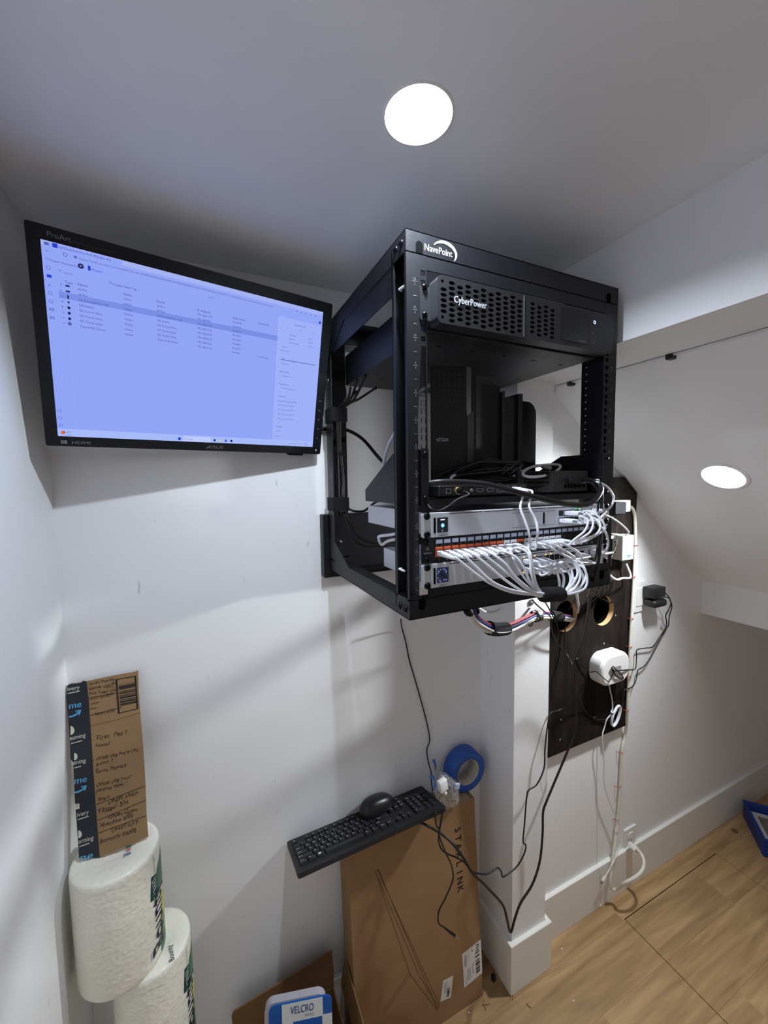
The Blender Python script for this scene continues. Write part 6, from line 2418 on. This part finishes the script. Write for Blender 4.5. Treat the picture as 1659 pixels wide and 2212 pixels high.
r1 = .080
C1 = V((-.193, .962, 0))
Z1a, Z1b = -1.022 + CAM_Z, -.772 + CAM_Z
towel_roll('upper wrapped paper towel roll in the left corner, under the cardboard strip', C1, r1, Z1a, Z1b, math.radians(-30))
r2 = .077
C2 = V((-.140, .970, 0))
towel_roll('lower wrapped paper towel roll under the upper one, sticking out to its right', C2, r2, Z1a - .0006 - .26, Z1a - .0006, math.radians(-30))
towel_roll('bottom paper towel roll standing on the floor below the other two, mostly below the view', C2 + V((-.01, 0, 0)), r2, .0005, Z1a - .0006 - .2606, math.radians(-30))
# print on the tops
b = MB()
pa, pb_ = onZ(377, 2072, Z1a), onZ(371, 2040, Z1a)
ft = Frame(pa, pb_ - pa, V((-(pb_ - pa).y, (pb_ - pa).x, 0)))
b.text('Bounty', ft, 0, 0, .0105, M_NAVY, z=.0006, width=(pb_ - pa).length)
o_ = b.build('top_print', bpy.data.objects['paper_towel_roll.001'], label='small dark maker name on the top of the wrapper')
b = MB()
cc = onZ(277, 1838, Z1b + .0006)
ft = Frame(cc, (1, 0, 0), (0, 1, 0))
b.frect(ft, -.006, .004, .008, .014, M_GREEN2, .0004)
b.frect(ft, -.003, .004, .000, .006, mat('pale_red_print', (200, 120, 120), .5), .0004)
b.frect(ft, -.008, .006, -.010, -.006, mat('pale_blue_print', (96, 120, 170), .5), .0004)
b.build('top_print', bpy.data.objects['paper_towel_roll'], label='small coloured print on the top of the wrapper')

# ------------------------------------------------------------------ cardboard strip with notes
YcB, YcT = .959, 1.062
A1, A2, A3, A0 = onY(298, 1448, YcT), onY(318, 1814, YcB), onY(173, 1866, YcB), onY(145, 1478, YcT)
zb_, ztp = (A2.z + A3.z) / 2, (A1.z + A0.z) / 2
CO = V((0, YcB, zb_))
CVv = V((0, YcT - YcB, ztp - zb_)).normalized()
FC = Frame(CO, (1, 0, 0), CVv)


def cuv(zx, zy):
    d = onP(120 + zx / 5.144, 1430 + zy / 5.144, CO, FC.n) - CO
    return d.dot(FC.u), d.dot(FC.v)


def strip_pt(zx, zy, z=.0006):
    u, v = cuv(zx, zy)
    return FC(u, v, z)


t = thing('cardboard_strip', 'torn brown cardboard strip covered in handwritten notes, standing on the paper towels', 'cardboard', FC(*cuv(620, 2050)))
EDGE = [(270, 2180), (300, 2178), (500, 2170), (560, 2140), (640, 2110), (700, 2080), (860, 2020), (1028, 1940), (1010, 1700), (1000, 1400), (975, 1000), (942, 600), (922, 300), (916, 95), (880, 108), (600, 160), (345, 215), (300, 210), (285, 228), (220, 238), (170, 240), (125, 262), (118, 380), (138, 600), (148, 740), (160, 900), (165, 1080), (195, 1110), (205, 1300), (215, 1560), (232, 1760), (250, 2000)]
poly = [cuv(*q) for q in EDGE]
b = MB()
b.plate(poly, [], -.0042, 0.0, M_CARD, FC, edge=M_CARDD)
b.build('card', t)
M_BAND = mat('dark_navy_packing_tape', (22, 27, 38), .35, noise=.1, nscale=40)
M_BANDB = mat('tape_blue_print', (86, 168, 214), .5)
M_BANDG = mat('tape_cream_print', (205, 205, 190), .5)
band = [(262, 2180), (492, 2172), (470, 1900), (440, 1500), (412, 1080), (388, 700), (368, 420), (346, 217), (300, 212), (285, 230), (220, 240), (170, 242), (127, 264), (120, 380), (140, 600), (150, 740), (162, 900), (167, 1080), (197, 1110), (207, 1300), (217, 1560), (234, 1760), (250, 2000)]
b = MB()
b.plate([cuv(*q) for q in band], [], .0002, .0006, M_BAND, FC)


M_PEN_ = mat('black_marker_ink', (32, 22, 16), .8)


def ctxt(s, p0, p1, h, m, z=.0009, mb=None):
    a, c = strip_pt(*p0, 0), strip_pt(*p1, 0)
    f = Frame(a, c - a, FC.n.cross(c - a))
    if m is M_PEN_:
        mb.text(s, f, 0, 0, h, m, z=z, width=(c - a).length, shear=.12, wob=.13)
    else:
        (mb or b).text(s, f, 0, 0, h, m, z=z, width=(c - a).length)


for s, p0, p1, h, m in (('ivery', (133, 322), (268, 300), .0085, M_BANDG), ('me', (150, 522), (286, 497), .0125, M_BANDB), ('eaming', (160, 870), (334, 830), .0085, M_BANDG), ('ening', (196, 1142), (338, 1112), .0085, M_BANDG),
                        ('me', (208, 1358), (345, 1328), .0125, M_BANDB), ('T', (222, 1612), (250, 1606), .007, M_BAND), ('ivery', (240, 1722), (370, 1685), .0085, M_BANDG), ('aming', (256, 2018), (422, 1972), .0085, M_BANDG), ('ne', (275, 2212), (412, 2178), .0125, M_BANDB)):
    if s == 'T':
        q = [strip_pt(*x, .0008) for x in ((215, 1640), (268, 1628), (264, 1568), (220, 1575))]
        b.add(q, [(0, 1, 2, 3)], M_BANDG)
    ctxt(s, p0, p1, h, m)
    if m is M_BANDB:
        ctxt(s, (p0[0] + 3, p0[1] - 2), (p1[0] + 3, p1[1] - 2), h, m, .0010)
for (x0, y0) in ((150, 600), (212, 1440)):
    b.ribbon([strip_pt(*q, .0009) for q in ((x0, y0 + 8), (x0 + 40, y0 + 2), (x0 + 80, y0 - 18), (x0 + 125, y0 - 58))], .0032, M_BANDB, FC.n)
    b.ribbon([strip_pt(*q, .0009) for q in ((x0 + 75, y0 - 52), (x0 + 132, y0 - 68), (x0 + 112, y0 - 12))], .0024, M_BANDB, FC.n)
for (x0, y0, rr) in ((165, 760, 40), (205, 1050, 34), (252, 1912, 36)):
    x0 += 6
    pts = [(x0 + rr * math.cos(a), y0 + rr * 1.2 * math.sin(a)) for a in [math.radians(d) for d in range(-95, 96, 19)]]
    q = [strip_pt(*p, .0008) for p in pts]
    b.add(q, [tuple(range(len(q) - 1, -1, -1))], M_BANDG)
for p0, p1 in (((135, 350), (270, 322)), ((175, 905), (298, 872)), ((208, 1178), (285, 1156)), ((245, 1752), (368, 1712)), ((265, 2050), (375, 2012))):
    b.ribbon([strip_pt(*p0, .0008), strip_pt(*p1, .0008)], .0016, M_BANDG, FC.n)
b.build('tape_band', t, label='dark printed packing tape band')
# handwriting, rules and bar code box
b = MB()
M_PEN = mat('black_marker_ink', (32, 22, 16), .8)
HW = [('WiFi MAIN', (368, 262), (650, 205), .0058), ('NAMe - UniFi', (370, 318), (662, 250), .0056), ('MAin', (535, 296), (645, 280), .0045), ('PASS Trigger 556', (368, 368), (665, 325), .0058), ('WiFi GUEST', (378, 432), (645, 368), .0055), ('name -', (382, 478), (512, 448), .0045), ('Pass -', (384, 532), (480, 515), .0045), ('WiFi IOT', (432, 602), (668, 548), .0058),
      ('- First  Pet ?', (405, 880), (790, 800), .0082), ('Hazel', (443, 948), (595, 920), .0070), ('- What city were you', (415, 1108), (918, 985), .0078), ('born ?', (455, 1155), (635, 1110), .0072), ('Santa monica', (445, 1240), (785, 1160), .0075), ('What city your', (450, 1395), (842, 1285), .0075), ('parents meet ?', (450, 1450), (792, 1360), .0072), ('Iran', (480, 1552), (596, 1510), .0070),
      ('UNIFI MAin', (588, 1582), (915, 1468), .0075), ('TRigger 556', (468, 1690), (812, 1568), .0080), ('UNIFI Guest', (588, 1748), (912, 1648), .0072), ('Welcome 3000', (490, 1842), (858, 1722), .0075), ('UNIFI IOT', (622, 1890), (915, 1800), .0075), ('poposm 50000', (500, 2008), (895, 1890), .0076)]
for s, p0, p1, h in HW:
    b = MB()
    ctxt(s, p0, p1, h, M_PEN, .0006, b)
    b.build('handwritten_note', t)
for p0, p1 in (((362, 400), (680, 345)), ((382, 594), (740, 500)), ((452, 1585), (992, 1378)), ((464, 1762), (1000, 1535)), ((478, 1900), (1010, 1704))):
    b = MB()
    b.ribbon([strip_pt(*p0, .0006), strip_pt(*p1, .0006)], .0011, M_PEN, FC.n)
    b.build('ruled_line', t)
b = MB()
b.ribbon([strip_pt(*q, .0006) for q in ((676, 195), (886, 158), (912, 518), (704, 570))], .0036, M_INKB, FC.n, closed=True)
random.seed(2)
for i in range(30):
    f = i / 29
    y = 240 + 245 * f
    if random.random() < .8:
        b.ribbon([strip_pt(700 + 22 * f, y, .0006), strip_pt(878 + 20 * f, y - 36, .0006)], .0011 * random.uniform(.4, 1.6), M_INKB, FC.n)
b.build('barcode_box', t, label='printed bar code in a black frame')
b = MB()
b.ribbon([strip_pt(388, 712, .0004), strip_pt(660, 648, .0004), strip_pt(940, 565, .0004)], .0016, M_CARDD, FC.n)
b.build('crease', t)

# ------------------------------------------------------------------ blue edged tray at the far right and litter on the floor
TA, TB = onZ(1648, 1850, .0008), onZ(1606, 1731, .075)
M_BIN = mat('blue_painted_tin', (20, 56, 140), .45, noise=.05)
q0 = V((TA.x, TA.y, 0))
q1 = V((TB.x, TB.y, 0))
du = (q1 - q0)
dv = V((du.y, -du.x, 0)).normalized()
if dv.x < 0:
    dv = -dv
fT = Frame(q0 + V((0, 0, .0008)), du, dv, (0, 0, 1))
Lw, Ww, Hh = max(.22, du.length), .26, .075
t = thing('storage_tray', 'blue rimmed open tray of papers on the floor at the far right', 'tray', fT(Lw / 2, Ww / 2, 0))
b = MB()
w_ = .008
for x0, x1, y0, y1 in ((0, Lw, 0, w_), (0, Lw, Ww - w_, Ww), (0, w_, w_, Ww - w_), (Lw - w_, Lw, w_, Ww - w_)):
    b.box(x0, x1, y0, y1, 0, Hh, M_BIN, .0015, fT)
b.box(w_, Lw - w_, w_, Ww - w_, 0, .006, M_BIN, 0, fT)
b.build('tray', t)
b = MB()
for x0, x1, y0, y1 in ((-.004, Lw + .004, -.004, w_), (-.004, Lw + .004, Ww - w_, Ww + .004), (-.004, w_, w_, Ww - w_), (Lw - w_, Lw + .004, w_, Ww - w_)):
    b.box(x0, x1, y0, y1, Hh - .001, Hh + .006, M_BIN, .0015, fT)
b.build('rim', t)
b = MB()
b.box(.014, Lw - .014, .014, Ww - .016, .0068, .045, M_PAPER, .002, fT)
b.build('paper_stack', None, 'stack of pale papers lying in the blue rimmed tray', 'paper')
b = MB()
b.box(.05, Lw - .05, .04, Ww - .03, .0455, .052, mat('grey_card', (120, 118, 110), .7, noise=.2, nscale=50), .001, fT)
b.build('folder', None, 'grey folder on top of the papers in the blue rimmed tray', 'folder')

p = onZ(1066, 2113, .008)
MB().box(p.x - .006, p.x + .006, p.y - .006, p.y + .006, .0004, .020, M_PLASTIC, .001).build('small_block', None, 'small black block on the floor in the corner left of the pier', 'block')
random.seed(8)
LIT = [(1043, 2165, 40), (1052, 2168, -20), (1046, 2176, 80), (1101, 2150, 60), (1106, 2153, 55), (1143, 2172, -70)]
for px, py, a in LIT:
    p = onZ(px, py, .0018)
    d = V((math.cos(math.radians(a)), math.sin(math.radians(a)), 0)) * .009
    b = MB()
    b.tube(cr_curve([p - d, p + V((d.y * .3, -d.x * .3, 0)), p + d], 4), .0008, M_CARDD, 6)
    b.build('wood_splinter', None, 'thin brown splinter on the floor near the pier foot', 'splinter', 'splinters on the floor')
for px, py in ((1214, 2049), (1239, 2161), (1013, 2187)):
    p = onZ(px, py, .002)
    b = MB()
    b.box(p.x - .003, p.x + .003, p.y - .0016, p.y + .0016, .0003, .0022, M_TRIM, .0006)
    b.build('plaster_crumb', None, 'tiny white plaster crumb on the wood floor', 'crumb', 'plaster crumbs on the floor')
p = onZ(1587, 1794, .003)
b = MB()
b.lathe([(0, .0), (.011, .0005), (.012, .003), (.006, .006), (0, .006)], M_CARDD, V((p.x, p.y, .0003)), (0, 0, 1), 14)
b.build('dirt_clump', None, 'small brown dirt clump on the floor left of the blue tray', 'dirt')
